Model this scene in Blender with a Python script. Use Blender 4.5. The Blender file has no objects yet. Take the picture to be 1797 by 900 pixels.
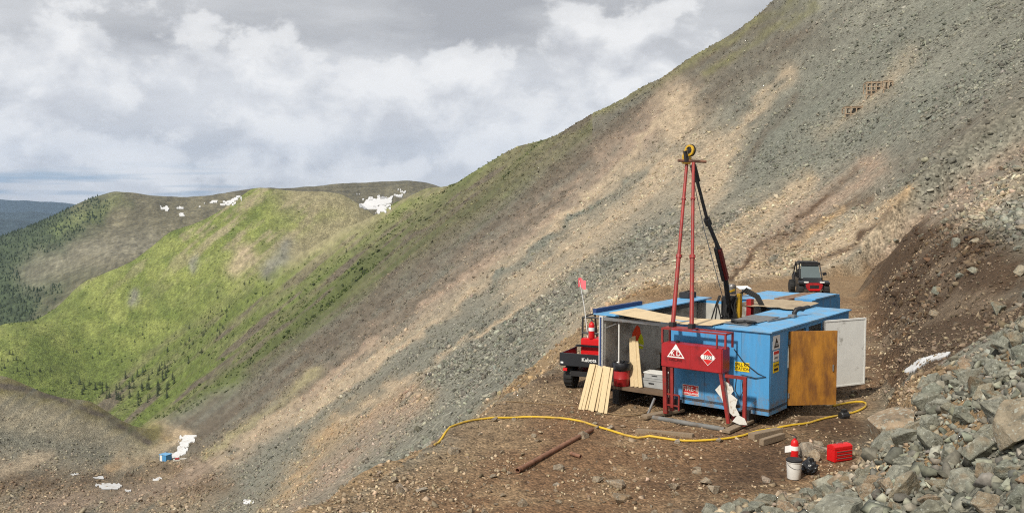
import bpy, bmesh, math, random
import numpy as np
from mathutils import Vector, Matrix
random.seed(7); rng = np.random.default_rng(7)
R = math.radians
SC = bpy.context.scene
COL = SC.collection

# ---------------------------------------------------------------- camera, sky, sun, exposure
F, HZ, CH = 1621.0, 345.0, 5.5                 # focal length in photo pixels, horizon row, eye height above the pad
PITCH = math.atan((450 - HZ) / F)
cd = bpy.data.cameras.new('camera'); cam = bpy.data.objects.new('camera', cd); COL.objects.link(cam)
cd.sensor_fit = 'HORIZONTAL'; cd.sensor_width = 36; cd.lens = 36 * F / 1797
cd.clip_start = 0.3; cd.clip_end = 90000
cam.location = (0, 0, CH); cam.rotation_euler = (math.pi / 2 - PITCH, 0, 0)
SC.camera = cam

SUN_EL, SUN_AZ = R(46), R(218)                 # azimuth measured clockwise from +Y: behind the camera, to the left
w = bpy.data.worlds.new('World'); SC.world = w; w.use_nodes = True
nt = w.node_tree; N = nt.nodes; LK = nt.links; N.clear()
def nd(t, **k):
    n = N.new(t)
    for a, b in k.items(): setattr(n, a, b)
    return n
def val(n, i, v): n.inputs[i].default_value = v
def wmath(op, a, b=None, clamp=False):
    n = nd('ShaderNodeMath', operation=op, use_clamp=clamp)
    for i, s in enumerate((a, b)):
        if s is None: continue
        if isinstance(s, (int, float)): n.inputs[i].default_value = s
        else: LK.new(s, n.inputs[i])
    return n.outputs[0]
def wramp(fac, pts, interp='LINEAR'):
    n = nd('ShaderNodeValToRGB'); cr = n.color_ramp; cr.interpolation = interp
    while len(cr.elements) < len(pts): cr.elements.new(0.5)
    for e, (p, c) in zip(cr.elements, pts):
        e.position = p; e.color = (*c, 1) if len(c) == 3 else c
    LK.new(fac, n.inputs[0]); return n.outputs[0]
def wmix(fac, a, b):
    n = nd('ShaderNodeMix', data_type='RGBA')
    for s, i in ((fac, 0), (a, 6), (b, 7)):
        if isinstance(s, tuple): n.inputs[i].default_value = (*s, 1)
        elif isinstance(s, (int, float)): n.inputs[i].default_value = s
        else: LK.new(s, n.inputs[i])
    return n.outputs[2]
sky = nd('ShaderNodeTexSky', sky_type='NISHITA', sun_disc=False, sun_elevation=SUN_EL, sun_rotation=SUN_AZ, air_density=1.0, dust_density=1.2)
tc = nd('ShaderNodeTexCoord')
def wnoise(scale, sc3, detail, rough, dist=0.0, loc=(0, 0, 0)):
    m = nd('ShaderNodeMapping'); m.inputs['Scale'].default_value = sc3; m.inputs['Location'].default_value = loc
    LK.new(tc.outputs['Generated'], m.inputs[0])
    n = nd('ShaderNodeTexNoise'); LK.new(m.outputs[0], n.inputs['Vector'])
    val(n, 'Scale', scale); val(n, 'Detail', detail); val(n, 'Roughness', rough); val(n, 'Distortion', dist)
    return n.outputs[0]
def wvoro(scale, sc3, loc=(0, 0, 0)):
    m = nd('ShaderNodeMapping'); m.inputs['Scale'].default_value = sc3; m.inputs['Location'].default_value = loc
    LK.new(tc.outputs['Generated'], m.inputs[0])
    n = nd('ShaderNodeTexVoronoi', feature='SMOOTH_F1'); LK.new(m.outputs[0], n.inputs['Vector']); val(n, 'Scale', scale); val(n, 'Detail', 2.5); val(n, 'Roughness', .55)
    return n.outputs['Distance']
sep = nd('ShaderNodeSeparateXYZ'); LK.new(tc.outputs['Generated'], sep.inputs[0]); EL = sep.outputs[2]
K = 1.10 / 0.10                                   # cloud radiance is written for a Background of strength 0.10
def kc(*c): return tuple(v * K for v in c)
n1 = wnoise(3.4, (1, 1, 2.2), 4, .5, 0, (3.1, .4, .2))             # big masses
CL = (1, 1, 1.45)
c0 = wnoise(11.0, CL, 7, .56, .15, (1.3, 2.4, .7))                 # billows, and the same field a little higher up
c1 = wnoise(11.0, CL, 4, .56, .15, (1.3, 2.4, .745))
# pale veil over the whole sky; flatter, heavier cloud higher up
veil = wramp(wnoise(6.5, (1, 1, 2.0), 5, .55, 0, (2.2, .3, .9)), [(.32, kc(.76, .77, .785)), (.5, kc(.65, .66, .68)), (.66, kc(.54, .55, .57))])
top = wramp(wnoise(4.0, (1, 1, 3.6), 6, .55, .2, (.9, 1.7, .35)), [(.32, kc(.66, .665, .675)), (.48, kc(.53, .535, .545)), (.64, kc(.41, .415, .43))])
hi = wramp(wmath('ADD', EL, wmath('MULTIPLY', wmath('SUBTRACT', c0, .5), .10)), [(.11, (0, 0, 0)), (.16, (1, 1, 1))], 'EASE')
base = wmix(hi, veil, top)
# cumulus heads in a band over the horizon, lit on their upper sides
band = wramp(EL, [(.0, (.45,) * 3), (.03, (.85,) * 3), (.08, (1,) * 3), (.13, (.80,) * 3), (.19, (.25,) * 3), (.30, (.1,) * 3)])
dens = wmath('ADD', wmath('MULTIPLY', c0, .9), wmath('MULTIPLY', band, .22))
dens = wmath('ADD', dens, wmath('MULTIPLY', wmath('SUBTRACT', .5, n1), .30))
pm = wramp(dens, [(.55, (0, 0, 0)), (.64, (.75,) * 3), (.75, (1, 1, 1))], 'EASE')
lit = wmath('ADD', .54, wmath('MULTIPLY', wmath('SUBTRACT', c0, c1), 2.6), True)
cumcol = wramp(lit, [(.10, kc(.60, .605, .625)), (.40, kc(.75, .755, .765)), (.72, kc(.90, .895, .885))])
clouds = wmix(wmath('MULTIPLY', pm, .88), base, cumcol)
# a few blue gaps low over the far hills
gap = wramp(EL, [(-.01, (.3,) * 3), (.004, (1, 1, 1)), (.02, (.9,) * 3), (.036, (0, 0, 0))])
gn = wramp(wnoise(5.0, (1, 1, 12), 3, .55, 0, (5.0, .1, .4)), [(.47, (0, 0, 0)), (.60, (1, 1, 1))])
blue = wmath('MULTIPLY', gap, gn, True)
skyb = wmix(.6, sky.outputs[0], kc(.36, .54, .76))
final = wmix(wmath('MULTIPLY', blue, .9), clouds, skyb)
bg = nd('ShaderNodeBackground'); LK.new(final, bg.inputs[0]); val(bg, 1, 0.10)
w.cycles.sampling_method = 'MANUAL'; w.cycles.sample_map_resolution = 512
wo = nd('ShaderNodeOutputWorld'); LK.new(bg.outputs[0], wo.inputs[0])

ld = bpy.data.lights.new('sun', 'SUN'); sun = bpy.data.objects.new('sun', ld); COL.objects.link(sun)
ld.energy = 4.2; ld.angle = R(4); ld.color = (1.0, .935, .82)
sd = Vector((math.sin(SUN_AZ) * math.cos(SUN_EL), math.cos(SUN_AZ) * math.cos(SUN_EL), math.sin(SUN_EL)))
sun.rotation_euler = (-sd).to_track_quat('-Z', 'Y').to_euler(); sun.location = (0, -20, 60)
SC.view_settings.view_transform = 'Standard'; SC.view_settings.look = 'None'
SC.view_settings.exposure = 0.0; SC.view_settings.gamma = 1.0; SC.view_settings.use_curve_mapping = False
SC.cycles.max_bounces = 4; SC.cycles.diffuse_bounces = 2; SC.cycles.volume_bounces = 0; SC.cycles.use_denoising = False; SC.cycles.filter_width = 1.1

# ---------------------------------------------------------------- pixel <-> world
FW = np.array([0, math.cos(PITCH), -math.sin(PITCH)]); UP = np.array([0, math.sin(PITCH), math.cos(PITCH)])
def ray(px, py):
    d = np.array([(px - 898.5) / F, 0, 0]) + FW - UP * ((py - 450) / F)
    return d / d[1]
def at(px, py, d): return np.array([0, 0, CH]) + ray(px, py) * d           # the point at distance d (along +Y)
def onz(px, py, z=0.0):
    r = ray(px, py); return np.array([0, 0, CH]) + r * ((z - CH) / r[2])
def proj(x, y, z):
    v = z - CH; f = y * FW[1] + v * FW[2]
    return 898.5 + F * x / f, 450 - F * (y * UP[1] + v * UP[2]) / f

# ---------------------------------------------------------------- numpy noise
def _hash(ix, iy, s):
    h = (ix.astype(np.int64) * 374761393 + iy.astype(np.int64) * 668265263 + s * 974711) & 0x7fffffff
    h = ((h ^ (h >> 13)) * 1274126177) & 0x7fffffff
    return ((h ^ (h >> 16)) & 0xffff) / 65535.0
def vnoise(x, y, s=0):
    ix = np.floor(x); iy = np.floor(y); fx = x - ix; fy = y - iy
    fx = fx * fx * fx * (fx * (fx * 6 - 15) + 10); fy = fy * fy * fy * (fy * (fy * 6 - 15) + 10)
    a = _hash(ix, iy, s); b = _hash(ix + 1, iy, s); c = _hash(ix, iy + 1, s); d = _hash(ix + 1, iy + 1, s)
    return (a * (1 - fx) + b * fx) * (1 - fy) + (c * (1 - fx) + d * fx) * fy
def fbm(x, y, o=4, s=0, g=.5):
    t = 0; a = 1; n = 0
    for k in range(o):
        t = t + a * vnoise(x * 2 ** k + 17.3 * k, y * 2 ** k - 9.1 * k, s + k); n += a; a *= g
    return t / n * 2 - 1
def sstep(a, b, x):
    t = np.clip((x - a) / (b - a), 0, 1); return t * t * (3 - 2 * t)

# ---------------------------------------------------------------- the lie of the land
# sections through the land along lines of sight: (distance, photo row) or (distance, 'z', height)
SEC = {
 -350: [(4,'z',3.4),(10,'z',-2),(20,'z',-10),(60,'z',-30),(150,'z',-50),(260,'z',-66),(330,'z',-58),(420,'z',-60),(520,'z',-110),(800,'z',-165),(1000,'z',-165),(1300,'z',-230),(1900,'z',-260),(2600,'z',-240),(4500,'z',-330)],
 0: [(4,'z',3.5),(10,'z',0),(20,'z',-8),(60,'z',-25),(150,880),(200,842),(240,812),(262,800),(330,722),(400,662),(480,'z',-112),(600,'z',-160),(800,650),(1000,566),(1200,'z',-215),(1800,552),(2600,415),(3300,'z',-260),(4500,'z',-330)],
 150: [(4,'z',3.6),(10,'z',.6),(20,'z',-7),(60,'z',-22),(150,895),(200,856),(260,818),(290,800),(340,757),(400,703),(470,'z',-126),(600,'z',-156),(760,700),(930,600),(1110,491),(1400,'z',-190),(1900,470),(2600,352),(3300,'z',-200),(4500,'z',-330)],
 300: [(4,'z',3.6),(10,'z',.8),(20,'z',-6),(60,'z',-18),(130,900),(180,866),(240,832),(300,803),(345,775),(390,757),(450,738),(560,722),(700,688),(900,565),(1100,440),(1185,405),(1500,'z',-150),(2200,396),(2700,345),(3400,'z',-120),(4500,'z',-330)],
 205: [(1900,450),(2300,392),(2600,335)],
 250: [(2650,341)],
 380: [(2760,341)],
 450: [(4,'z',3.6),(10,'z',.9),(20,'z',-5.6),(60,'z',-16),(95,900),(125,850),(165,800),(230,750),(310,700),(420,650),(520,618),(650,560),(800,500),(950,447),(1120,380),(1220,329),(1600,'z',-100),(2600,346),(2900,334),(3600,'z',-60),(4500,'z',-330)],
 600: [(4,'z',3.6),(10,'z',1),(20,'z',-4.8),(40,'z',-10),(60,862),(85,800),(120,730),(190,650),(290,580),(420,520),(560,470),(700,430),(800,408),(830,404),(960,'z',-52),(1150,372),(1230,342),(1600,'z',-90),(2800,346),(3300,322),(4200,'z',-100)],
 750: [(4,'z',3.6),(10,'z',1.1),(16,'z',-1.5),(20,'z',-3.8),(45,'z',-8),(62,762),(80,700),(120,620),(185,540),(280,470),(420,410),(560,370),(720,342),(800,331),(1000,'z',-45),(1500,'z',-85),(2800,348),(3300,320),(4200,'z',-100)],
 900: [(4,'z',3.6),(10,'z',1.2),(16,'z',-.8),(20,'z',-2.6),(40,'z',-4.4),(52,690),(80,600),(125,520),(185,450),(290,380),(400,330),(510,290),(600,260),(800,'z',0),(1500,'z',-80),(3000,'z',-60),(4200,'z',-150)],
 1050: [(4,'z',3.6),(10,'z',1.3),(16,'z',-.2),(20,'z',-1),(40,'z',-1.4),(48,562),(66,520),(88,480),(130,420),(200,350),(290,290),(390,240),(500,194),(700,'z',15),(1500,'z',-80),(3000,'z',-60)],
 1125: [(240,255),(320,200),(425,152),(620,'z',26)],
 1200: [(4,'z',3.6),(10,'z',1.6),(16,'z',.3),(20,'z',.5),(40,'z',1.2),(62,490),(80,440),(108,380),(152,300),(215,220),(290,150),(355,106),(560,'z',38),(1500,'z',-60)],
 1275: [(4,'z',3.55),(10,'z',1.7),(16,'z',.2),(20,'z',.6),(40,'z',1.0),(60,'z',.2),(80,428),(106,364),(145,285),(195,208),(260,124),(320,63),(520,'z',42),(1500,'z',-50)],
 1350: [(4,'z',3.5),(10,'z',1.8),(13,'z',.9),(15,'z',.6),(16.5,'z',.12),(20,'z',.8),(40,'z',.8),(58,'z',.3),(70,462),(82,420),(102,350),(132,270),(170,185),(218,98),(270,18),(450,'z',48),(1500,'z',-40)],
 1500: [(4,'z',3.4),(8,'z',2.3),(11,905),(14,868),(16,'z',.6),(17.5,'z',.3),(22,'z',.9),(40,'z',1.2),(58,'z',1.2),(66,444),(77,390),(92,318),(114,225),(140,130),(172,35),(215,-70),(300,-160),(600,'z',70)],
 1580: [(4,'z',3.4),(8,'z',2.2),(11,900),(13,830),(16,750),(19,700),(22,660),(28,620),(33,580),(37,520),(41,470),(47,440),(56,402),(68,350),(84,278),(104,195),(128,110),(158,20),(200,-80),(300,-190),(500,'z',85)],
 1650: [(4,'z',3.4),(8,'z',2.1),(11,900),(13,800),(16,712),(19,645),(23,605),(28,570),(32,510),(36,437),(41,408),(49,370),(60,322),(74,265),(92,190),(114,110),(140,25),(175,-70),(240,-180),(400,'z',95)],
 1797: [(4,'z',3.6),(6,'z',2.8),(9,900),(10.5,800),(12.5,700),(15,608),(17,572),(21,540),(26,515),(29,450),(32,385),(36,355),(44,308),(55,250),(68,190),(84,120),(104,50),(125,-10),(170,-120),(300,'z',105)],
 2150: [(4,'z',3.4),(9,'z',3.0),(15,'z',4.1),(20,'z',5.2),(30,'z',8),(46,'z',12.5),(72,'z',22),(140,'z',52),(300,'z',120)],
}
pts = []
for px, L_ in SEC.items():
    for e in L_:
        d = e[0]
        if e[1] == 'z': t = (e[2] - CH) / d
        else: t = ray(px, e[1])[2]
        pts.append(((px - 898.5) / F, math.log(d), t))
pts = np.array(pts)
US = 3.0
A2 = np.stack([pts[:, 0] * US, pts[:, 1]], 1)
def _tps(r2): return np.where(r2 > 1e-12, .5 * r2 * np.log(np.maximum(r2, 1e-12)), 0)
n_ = len(A2)
Km = _tps(((A2[:, None] - A2[None]) ** 2).sum(-1)) + np.eye(n_) * 2e-4
Pm = np.concatenate([np.ones((n_, 1)), A2], 1)
sol = np.linalg.solve(np.block([[Km, Pm], [Pm.T, np.zeros((3, 3))]]), np.concatenate([pts[:, 2], np.zeros(3)]))
def natural(x, y):
    u = x / y * US; v = np.log(y); out = np.empty(u.shape); uf = u.ravel(); vf = v.ravel(); of = out.ravel()
    for i in range(0, uf.size, 20000):
        a = uf[i:i + 20000, None]; b = vf[i:i + 20000, None]
        r2 = (a - A2[None, :, 0]) ** 2 + (b - A2[None, :, 1]) ** 2
        of[i:i + 20000] = _tps(r2) @ sol[:n_] + sol[n_] + sol[n_ + 1] * a[:, 0] + sol[n_ + 2] * b[:, 0]
    return CH + out * y

PAD = np.array([(-4.6,12.3),(-3.4,15.2),(-2.5,18.3),(-1.45,22),(-.3,25.4),(1.3,29.5),(2.4,34),(3.6,42),(7,50),(13,55),(17,61),(27,66),(34,67),(34,62),(24,58),(19.5,52),(17.2,44),(14.4,36.5),(11.9,29.5),(10.0,24.5),(8.2,20.4),(6.3,17.2),(4.2,15.2),(1.5,13.2),(0,12.3)])
def pad_dist(x, y):
    d2 = np.full(x.shape, 1e9); ins = np.zeros(x.shape, bool); n = len(PAD)
    for i in range(n):
        ax, ay = PAD[i]; bx, by = PAD[(i + 1) % n]
        ex, ey = bx - ax, by - ay; t = np.clip(((x - ax) * ex + (y - ay) * ey) / (ex * ex + ey * ey), 0, 1)
        d2 = np.minimum(d2, (x - ax - t * ex) ** 2 + (y - ay - t * ey) ** 2)
        c = ((ay > y) != (by > y)) & (x < (bx - ax) * (y - ay) / (by - ay + 1e-12) + ax); ins ^= c
    d = np.sqrt(d2); return np.where(ins, -d, d)
def height(x, y):
    x = np.asarray(x, float); y = np.asarray(y, float)
    z = natural(x, y)
    rr = np.hypot(x, y); z = np.where(rr < 12, np.minimum(z, 3.2 - .10 * rr + 2.5 * sstep(8.5, 12, rr)), z)      # the trodden shoulder the photographer stands on
    # broad relief grows with distance
    far = sstep(60, 250, y)
    z = z + far * fbm(x / 38, y / 38, 4, 11) * 1.6 * np.minimum(1, y / 400) + sstep(500, 1000, y) * fbm(x / 170, y / 170, 4, 23) * 7
    z = z + sstep(1800, 2600, y) * fbm(x / 420, y / 420, 5, 31) * 7
    near = (1 - sstep(150, 400, y))
    pd = np.full(x.shape, 50.0); m = (y < 130) & (y > 5)
    if m.any(): pd[m] = pad_dist(x[m], y[m])
    z = z + near * sstep(0, 3, pd) * (fbm(x / 5, y / 5, 2, 41) * .38 * (1 - sstep(60, 140, y)) + fbm(x / 1.1, y / 1.1, 2, 43) * .13 * (1 - sstep(16, 40, y)))
    # the pad: cut on the hill side, filled on the valley side
    e = np.maximum(pd + fbm(x / 2.3, y / 2.3, 3, 47) * .6 + fbm(x / 6, y / 6, 2, 49) * .9 * (x < 4), 0)
    lo = -.82 * e - .05; hi = 1.55 * e + .02
    zc = np.clip(z, lo, hi)
    z = np.where(pd < 45, zc, z)
    flat = 1 - sstep(-1.5, 1.5, pd)
    z = z + flat * (fbm(x / 3.1, y / 3.1, 3, 51) * .10 + fbm(x / .55, y / .55, 3, 53) * .035 - .02)
    # far lowland and blue hills
    lowland = -330 + fbm(x / 2600, y / 2600, 4, 61) * 60
    z = np.where(y > 3600, z * (1 - sstep(3600, 5200, y)) + lowland * sstep(3600, 5200, y), z)
    low = sstep(4600, 5400, y); rg = fbm(x / 900, y / 900, 5, 77)
    for (cx, cy, sx, sy, h0) in ((-7600, 13800, 2500, 1000, 275), (-2500, 14600, 3600, 900, 235), (4500, 14800, 5000, 900, 240), (-5000, 9000, 1250, 700, 200), (-3950, 6900, 900, 520, 178), (-6900, 10800, 1300, 800, 190), (-2200, 7800, 1200, 500, 110)):
        z = np.maximum(z, z * (1 - low) + low * (lowland * .3 - 231 + h0 * np.exp(-((x - cx) / sx) ** 2 - ((y - cy) / sy) ** 2) * (1 + .22 * rg)))
    return z
# ---------------------------------------------------------------- ground colours (albedo) by place
G_TALUS = (.192,.188,.152); G_BROWN = (.128,.107,.080); G_TAN = (.41,.325,.225); G_PINK = (.305,.232,.172); G_DIRT = (.105,.068,.042)
G_OCHRE = (.37,.265,.155); G_GREEN = (.115,.148,.036); G_OLIVE = (.175,.168,.085); G_DARKDIRT = (.082,.053,.032); G_STRAW = (.29,.255,.15); G_FOREST = (.055,.075,.036); G_BLUEGREY=(.168,.172,.140)
G_MAT = (.31,.27,.19); G_LIME=(.225,.25,.074)
# (colour, half width px, strength, polyline in photo pixels cast onto the land)
STROKES = [
 ((.265,.205,.138), 60, .9, [(0,880),(150,865),(300,860),(380,840)]),
 (G_BROWN, 45, .85, [(1330,30),(1150,170),(960,330),(800,440),(640,560),(450,690),(330,770)]),
 (G_BROWN, 30, .6, [(1420,60),(1300,130),(1190,230)]),
 (G_OLIVE, 9, .75, [(1400,0),(1300,55),(1150,150),(1000,220)]), (G_OLIVE, 8, .6, [(1430,10),(1330,70),(1240,130)]),
 (G_OLIVE, 26, .9, [(1000,225),(860,290),(770,335),(690,375)]),
 (G_OLIVE, 30, .8, [(960,250),(850,330),(740,410),(600,500)]),
 (G_GREEN, 22, .85, [(900,300),(830,350),(740,400),(640,470),(520,560),(400,660),(280,710)]),
 (G_GREEN, 34, .95, [(700,370),(600,430),(500,510),(400,590),(300,660),(230,712)]),
 (G_BROWN, 16, .7, [(860,350),(770,420),(690,480),(560,560),(440,640)]),
 (G_PINK, 26, .75, [(1185,170),(1130,235),(1000,345),(880,440),(720,560),(560,680),(430,780),(350,830)]),
 (G_TAN, 16, .75, [(1120,290),(980,400),(860,490),(700,600),(560,700),(400,800)]),
 (G_TAN, 34, .9, [(1190,180),(1195,260),(1130,340),(1050,420),(900,520)]),
 (G_TAN, 40, .8, [(1250,260),(1230,340),(1190,400),(1110,480),(1030,560),(1000,610)]),
 (G_TAN, 16, .95, [(1385,125),(1330,190),(1280,260),(1250,330)]),
 (G_OCHRE, 12, .75, [(1420,312),(1370,350),(1310,390),(1230,440)]),
 (G_TAN, 30, .8, [(1400,330),(1300,410),(1200,480),(1100,530)]),
 (G_OCHRE, 11, .85, [(1600,335),(1530,385),(1460,430),(1330,490)]),
 (G_PINK, 26, .9, [(1540,290),(1450,350),(1370,420),(1290,480)]),
 (G_DIRT, 9, .75, [(1525,345),(1450,385),(1370,430),(1300,480)]),
 (G_TAN, 46, .85, [(1560,400),(1460,450),(1360,480),(1240,500),(1120,530)]),
 (G_PINK, 26, .7, [(1797,270),(1690,345),(1600,410),(1540,470)]),
 (G_TAN, 20, .6, [(1797,320),(1700,380),(1600,440)]),
 (G_TAN, 16, .55, [(1600,90),(1560,150),(1500,195),(1440,240)]),
 (G_BROWN, 30, .5, [(1797,160),(1700,230),(1600,290)]),
 (G_TALUS, 40, .9, [(1180,395),(1060,470),(900,580),(780,650),(620,740),(420,850)]),
 (G_TALUS, 14, .8, [(960,420),(820,530),(700,620)]),
 (G_BLUEGREY, 46, .7, [(1350,260),(1450,170),(1600,60),(1700,0)]),
 (G_BLUEGREY, 30, .7, [(1340,300),(1420,270),(1560,220),(1700,140),(1797,60)]),
 (G_OCHRE, 26, .8, [(730,690),(660,715),(610,745),(560,790),(520,850),(480,900)]),
 (G_PINK, 34, .75, [(720,700),(640,770),(580,840),(530,900)]),
 (G_TALUS, 16, .8, [(700,800),(620,850),(570,900)]),
 ((.50,.38,.25), 9, 1.4, [(240,730),(290,755),(330,765)]), ((.46,.30,.16), 8, 1.4, [(270,755),(300,775),(275,785),(240,795),(200,812),(190,818)]), ((.52,.41,.28), 8, 1.5, [(310,772),(285,787),(250,800),(215,815)]),
 (G_OCHRE, 12, 1., [(230,800),(270,815),(310,825),(250,840)]),
 ((.42,.34,.24), 12, 1.2, [(0,825),(40,815),(90,800)]),
 ((.16,.118,.078), 18, .8, [(0,850),(150,842),(300,850),(400,850)]),
 (G_PINK, 18, .7, [(60,890),(160,880),(260,860),(330,835)]),
 (G_DIRT, 10, .7, [(220,830),(260,822),(310,822)]),
 (G_TAN, 5, .8, [(1180,190),(1060,320),(900,460),(720,600),(520,745)]), (G_BLUEGREY, 7, .8, [(1130,300),(1000,390),(860,500)]), (G_TAN, 5, .8, [(1040,440),(900,545),(740,650),(600,740)]), (G_BROWN, 6, .7, [(1010,330),(850,450),(680,570),(480,720)]), (G_TAN, 6, .85, [(520,700),(440,770),(380,815)]), (G_STRAW, 9, .8, [(560,650),(440,740),(360,800)]),
 (G_DIRT, 6, .8, [(1500,300),(1440,350),(1390,400),(1330,440),(1280,490)]), (G_OCHRE, 7, .7, [(1480,370),(1400,430),(1330,470)]), (G_DIRT, 6, .7, [(1590,350),(1530,400),(1480,440),(1420,470)]), (G_BROWN, 8, .6, [(1400,170),(1330,250),(1300,300)]),
 (G_MAT, 55, .85, [(0,720),(120,740),(250,770)]),
 ((.20,.175,.075), 22, .95, [(0,672),(100,690),(200,728),(270,762)]),
 (G_BROWN, 6, .9, [(0,676),(90,695),(180,728),(260,775)]),
 (G_BLUEGREY, 14, .5, [(0,765),(100,785),(180,795)]),
]
def stroke_w(px, py, line, wd):
    d2 = np.full(px.shape, 1e9)
    for (ax, ay), (bx, by) in zip(line[:-1], line[1:]):
        ex, ey = bx - ax, by - ay; t = np.clip(((px - ax) * ex + (py - ay) * ey) / (ex * ex + ey * ey), 0, 1)
        d2 = np.minimum(d2, (px - ax - t * ex) ** 2 + (py - ay - t * ey) ** 2)
    return np.exp(-d2 / (wd * wd))
def mixc(c, col, m):
    return c * (1 - m[..., None]) + np.array(col) * m[..., None]
def ground_colour(x, y, z):
    """albedo and rockiness of the land at a place"""
    px, py = proj(x, y, z)
    c = np.empty(x.shape + (3,)); c[:] = G_TALUS
    pd = np.full(x.shape, 60.0); m = y < 130
    pd[m] = pad_dist(x[m], y[m])
    wob = fbm(px / 26 + py / 60, py / 40, 4, 81)
    q = px * .62 + py * .78; al = -px * .78 + py * .62                 # across and along the fall line
    st = fbm(q / 13, al / 150, 4, 83); st2 = fbm(q / 9, al / 60, 2, 85); bl = fbm(px / 34, py / 24, 4, 87)
    c *= (1 + .30 * st + .16 * bl)[..., None]
    slope = (y > 30) & (y < 3600)
    wx = px + 9 * bl; wy = py + 8 * bl
    for col, wd, s, line in STROKES:
        mk = stroke_w(wx, wy, line, wd) * s
        mk = np.clip(mk * (1 + .7 * st + .45 * bl + .55 * st2), 0, 1)
        c = mixc(c, col, np.where(slope & (y < 640), mk, 0))
    # turf over the shoulder of the slope, above and left of the scree
    ed = np.interp(px, [230, 300, 480, 650, 800, 1000, 1150], [735, 722, 622, 502, 402, 262, 175]) - py - 26 * st - 18 * st2
    tf = sstep(-22, 26, ed) * slope * (y > 150) * (px < 1040) * (px > 225)
    tg = np.broadcast_to(np.array((.092, .110, .034)), c.shape).copy()
    tg = mixc(tg, G_OLIVE, np.clip(.25 + 1.1 * st + sstep(640, 940, px) * .55, 0, 1)); tg = mixc(tg, G_BROWN, np.clip(sstep(.10, .42, st * .8 + st2 * .5) + sstep(120, 0, ed) * sstep(560, 820, px) * .5, 0, .9))
    c = mixc(c, (0, 0, 0), tf * 0) * (1 - tf[..., None]) + tg * tf[..., None]
    # grass spur beyond the valley
    g1 = sstep(520, 640, y - 40 * st - 40 * bl) * (1 - sstep(1500, 1700, y))
    gr = np.empty_like(c); gr[:] = G_LIME
    gr = mixc(gr, G_GREEN, np.clip(.5 + .9 * bl + sstep(520, 700, py) * .6, 0, 1))
    gr = mixc(gr, G_STRAW, np.clip(sstep(-.05, .35, st + .5 * bl + .25 * wob) * (1 - sstep(380, 560, py)), 0, 1))
    gr = mixc(gr, G_STRAW, stroke_w(wx, wy, [(520,340),(590,350),(640,375),(560,410),(520,440)], 38) * .95)
    gr = mixc(gr, G_TALUS, stroke_w(wx, wy, [(505,430),(490,460),(470,480)], 12) * .9)
    gr = mixc(gr, G_TAN, stroke_w(wx, wy, [(440,455),(410,470),(430,440)], 16) * .75)
    gr = mixc(gr, G_TALUS, stroke_w(wx, wy, [(240,515),(230,530)], 7) * .9 + stroke_w(wx, wy, [(345,455),(335,470)], 6) * .8)
    # near side of it: the green shoulder of the main slope, browner towards the crest on the right
    sh = sstep(0, 60, (px - 480) * .55 + (py - 470) * 1.0 - 0) * (1 - sstep(900, 1000, y))
    dk = mixc(np.broadcast_to(np.array(G_GREEN), c.shape).copy(), G_OLIVE, np.clip(.35 + 1.2 * st + sstep(500, 760, px) * .5, 0, 1))
    dk = mixc(dk, G_BROWN, np.clip(sstep(.08, .4, st2 * .6 + st) + sstep(560, 900, px) * .45, 0, .9))
    gr = gr * (1 - sh[..., None]) + dk * sh[..., None]
    c = c * (1 - g1[..., None]) + gr * g1[..., None]
    # crest of the main slope further right stays scree with olive turf
    cr = sstep(560, 760, px) * g1 * (1 - sstep(1000, 1100, y))
    c = mixc(c, G_OLIVE, cr * np.clip(.45 + .8 * st, 0, 1))
    # hills behind
    b = sstep(1400, 1600, y)
    bc = np.empty_like(c); bc[:] = (.135, .122, .078)
    bc *= (1 + .35 * bl + .25 * wob)[..., None]
    fo = np.clip(sstep(235, 60, px + 60 * bl + (py - 380) * .35) + .0, 0, 1)
    bc = mixc(bc, G_FOREST, np.clip(fo * 1.2, 0, 1)); 
    bc = mixc(bc, (.20, .185, .135), stroke_w(wx, wy, [(60,480),(150,445),(260,430)], 28) * .8)
    bc = mixc(bc, (.17, .20, .07), stroke_w(wx, wy, [(100,400),(170,370),(210,350)], 14) * .45)
    c = c * (1 - b[..., None]) + bc * b[..., None]
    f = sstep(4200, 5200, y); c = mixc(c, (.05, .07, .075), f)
    # around the pad
    n2 = fbm(x / 1.7, y / 1.7, 4, 91); n3 = fbm(x / .5, y / .5, 3, 93)
    cut = sstep(-1.0, .3, pd) * (1 - sstep(3.2, 4.6, pd + 1.2 * n2)) * (x > 9.5 + .28 * (y - 22)) * (y > 19.5) * (y < 60)
    c = mixc(c, G_DARKDIRT, np.clip(cut * 1.1 * (1 - sstep(3.6, 5.2, z - 1.0 * n2)), 0, 1))
    c = mixc(c, (.19, .145, .10), np.clip(cut * sstep(.1, .6, n2) * .8, 0, 1))
    fill = (1 - sstep(2.5, 6.5, pd + 2.2 * n2)) * (pd > 0) * (cut < .05) * (x < 9) * (y > 12)
    c = mixc(c, (.26, .18, .10), np.clip(fill * (1 + .5 * n3), 0, 1))
    p = 1 - sstep(-.6, .8, pd + .6 * n2)
    pc = np.empty_like(c); pc[:] = (.178, .106, .058)
    pc = mixc(pc, (.262, .18, .104), np.clip(sstep(-.15, .45, n2 + .5 * n3) * .85 + sstep(40, 55, y) * .8, 0, 1))
    pc = mixc(pc, (.225, .168, .105), sstep(-2.6, -.4, pd) * .7 * (x < 4))
    pc = mixc(pc, (.070, .043, .026), sstep(.12, .5, fbm(x / 4.2, y / 2.6, 3, 97)) * .75 * (y < 40))
    c = c * (1 - p[..., None]) + pc * p[..., None]
    wn = _hash(np.round(x * 1e3), np.round(y * 1e3), 99) * 2 - 1
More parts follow.
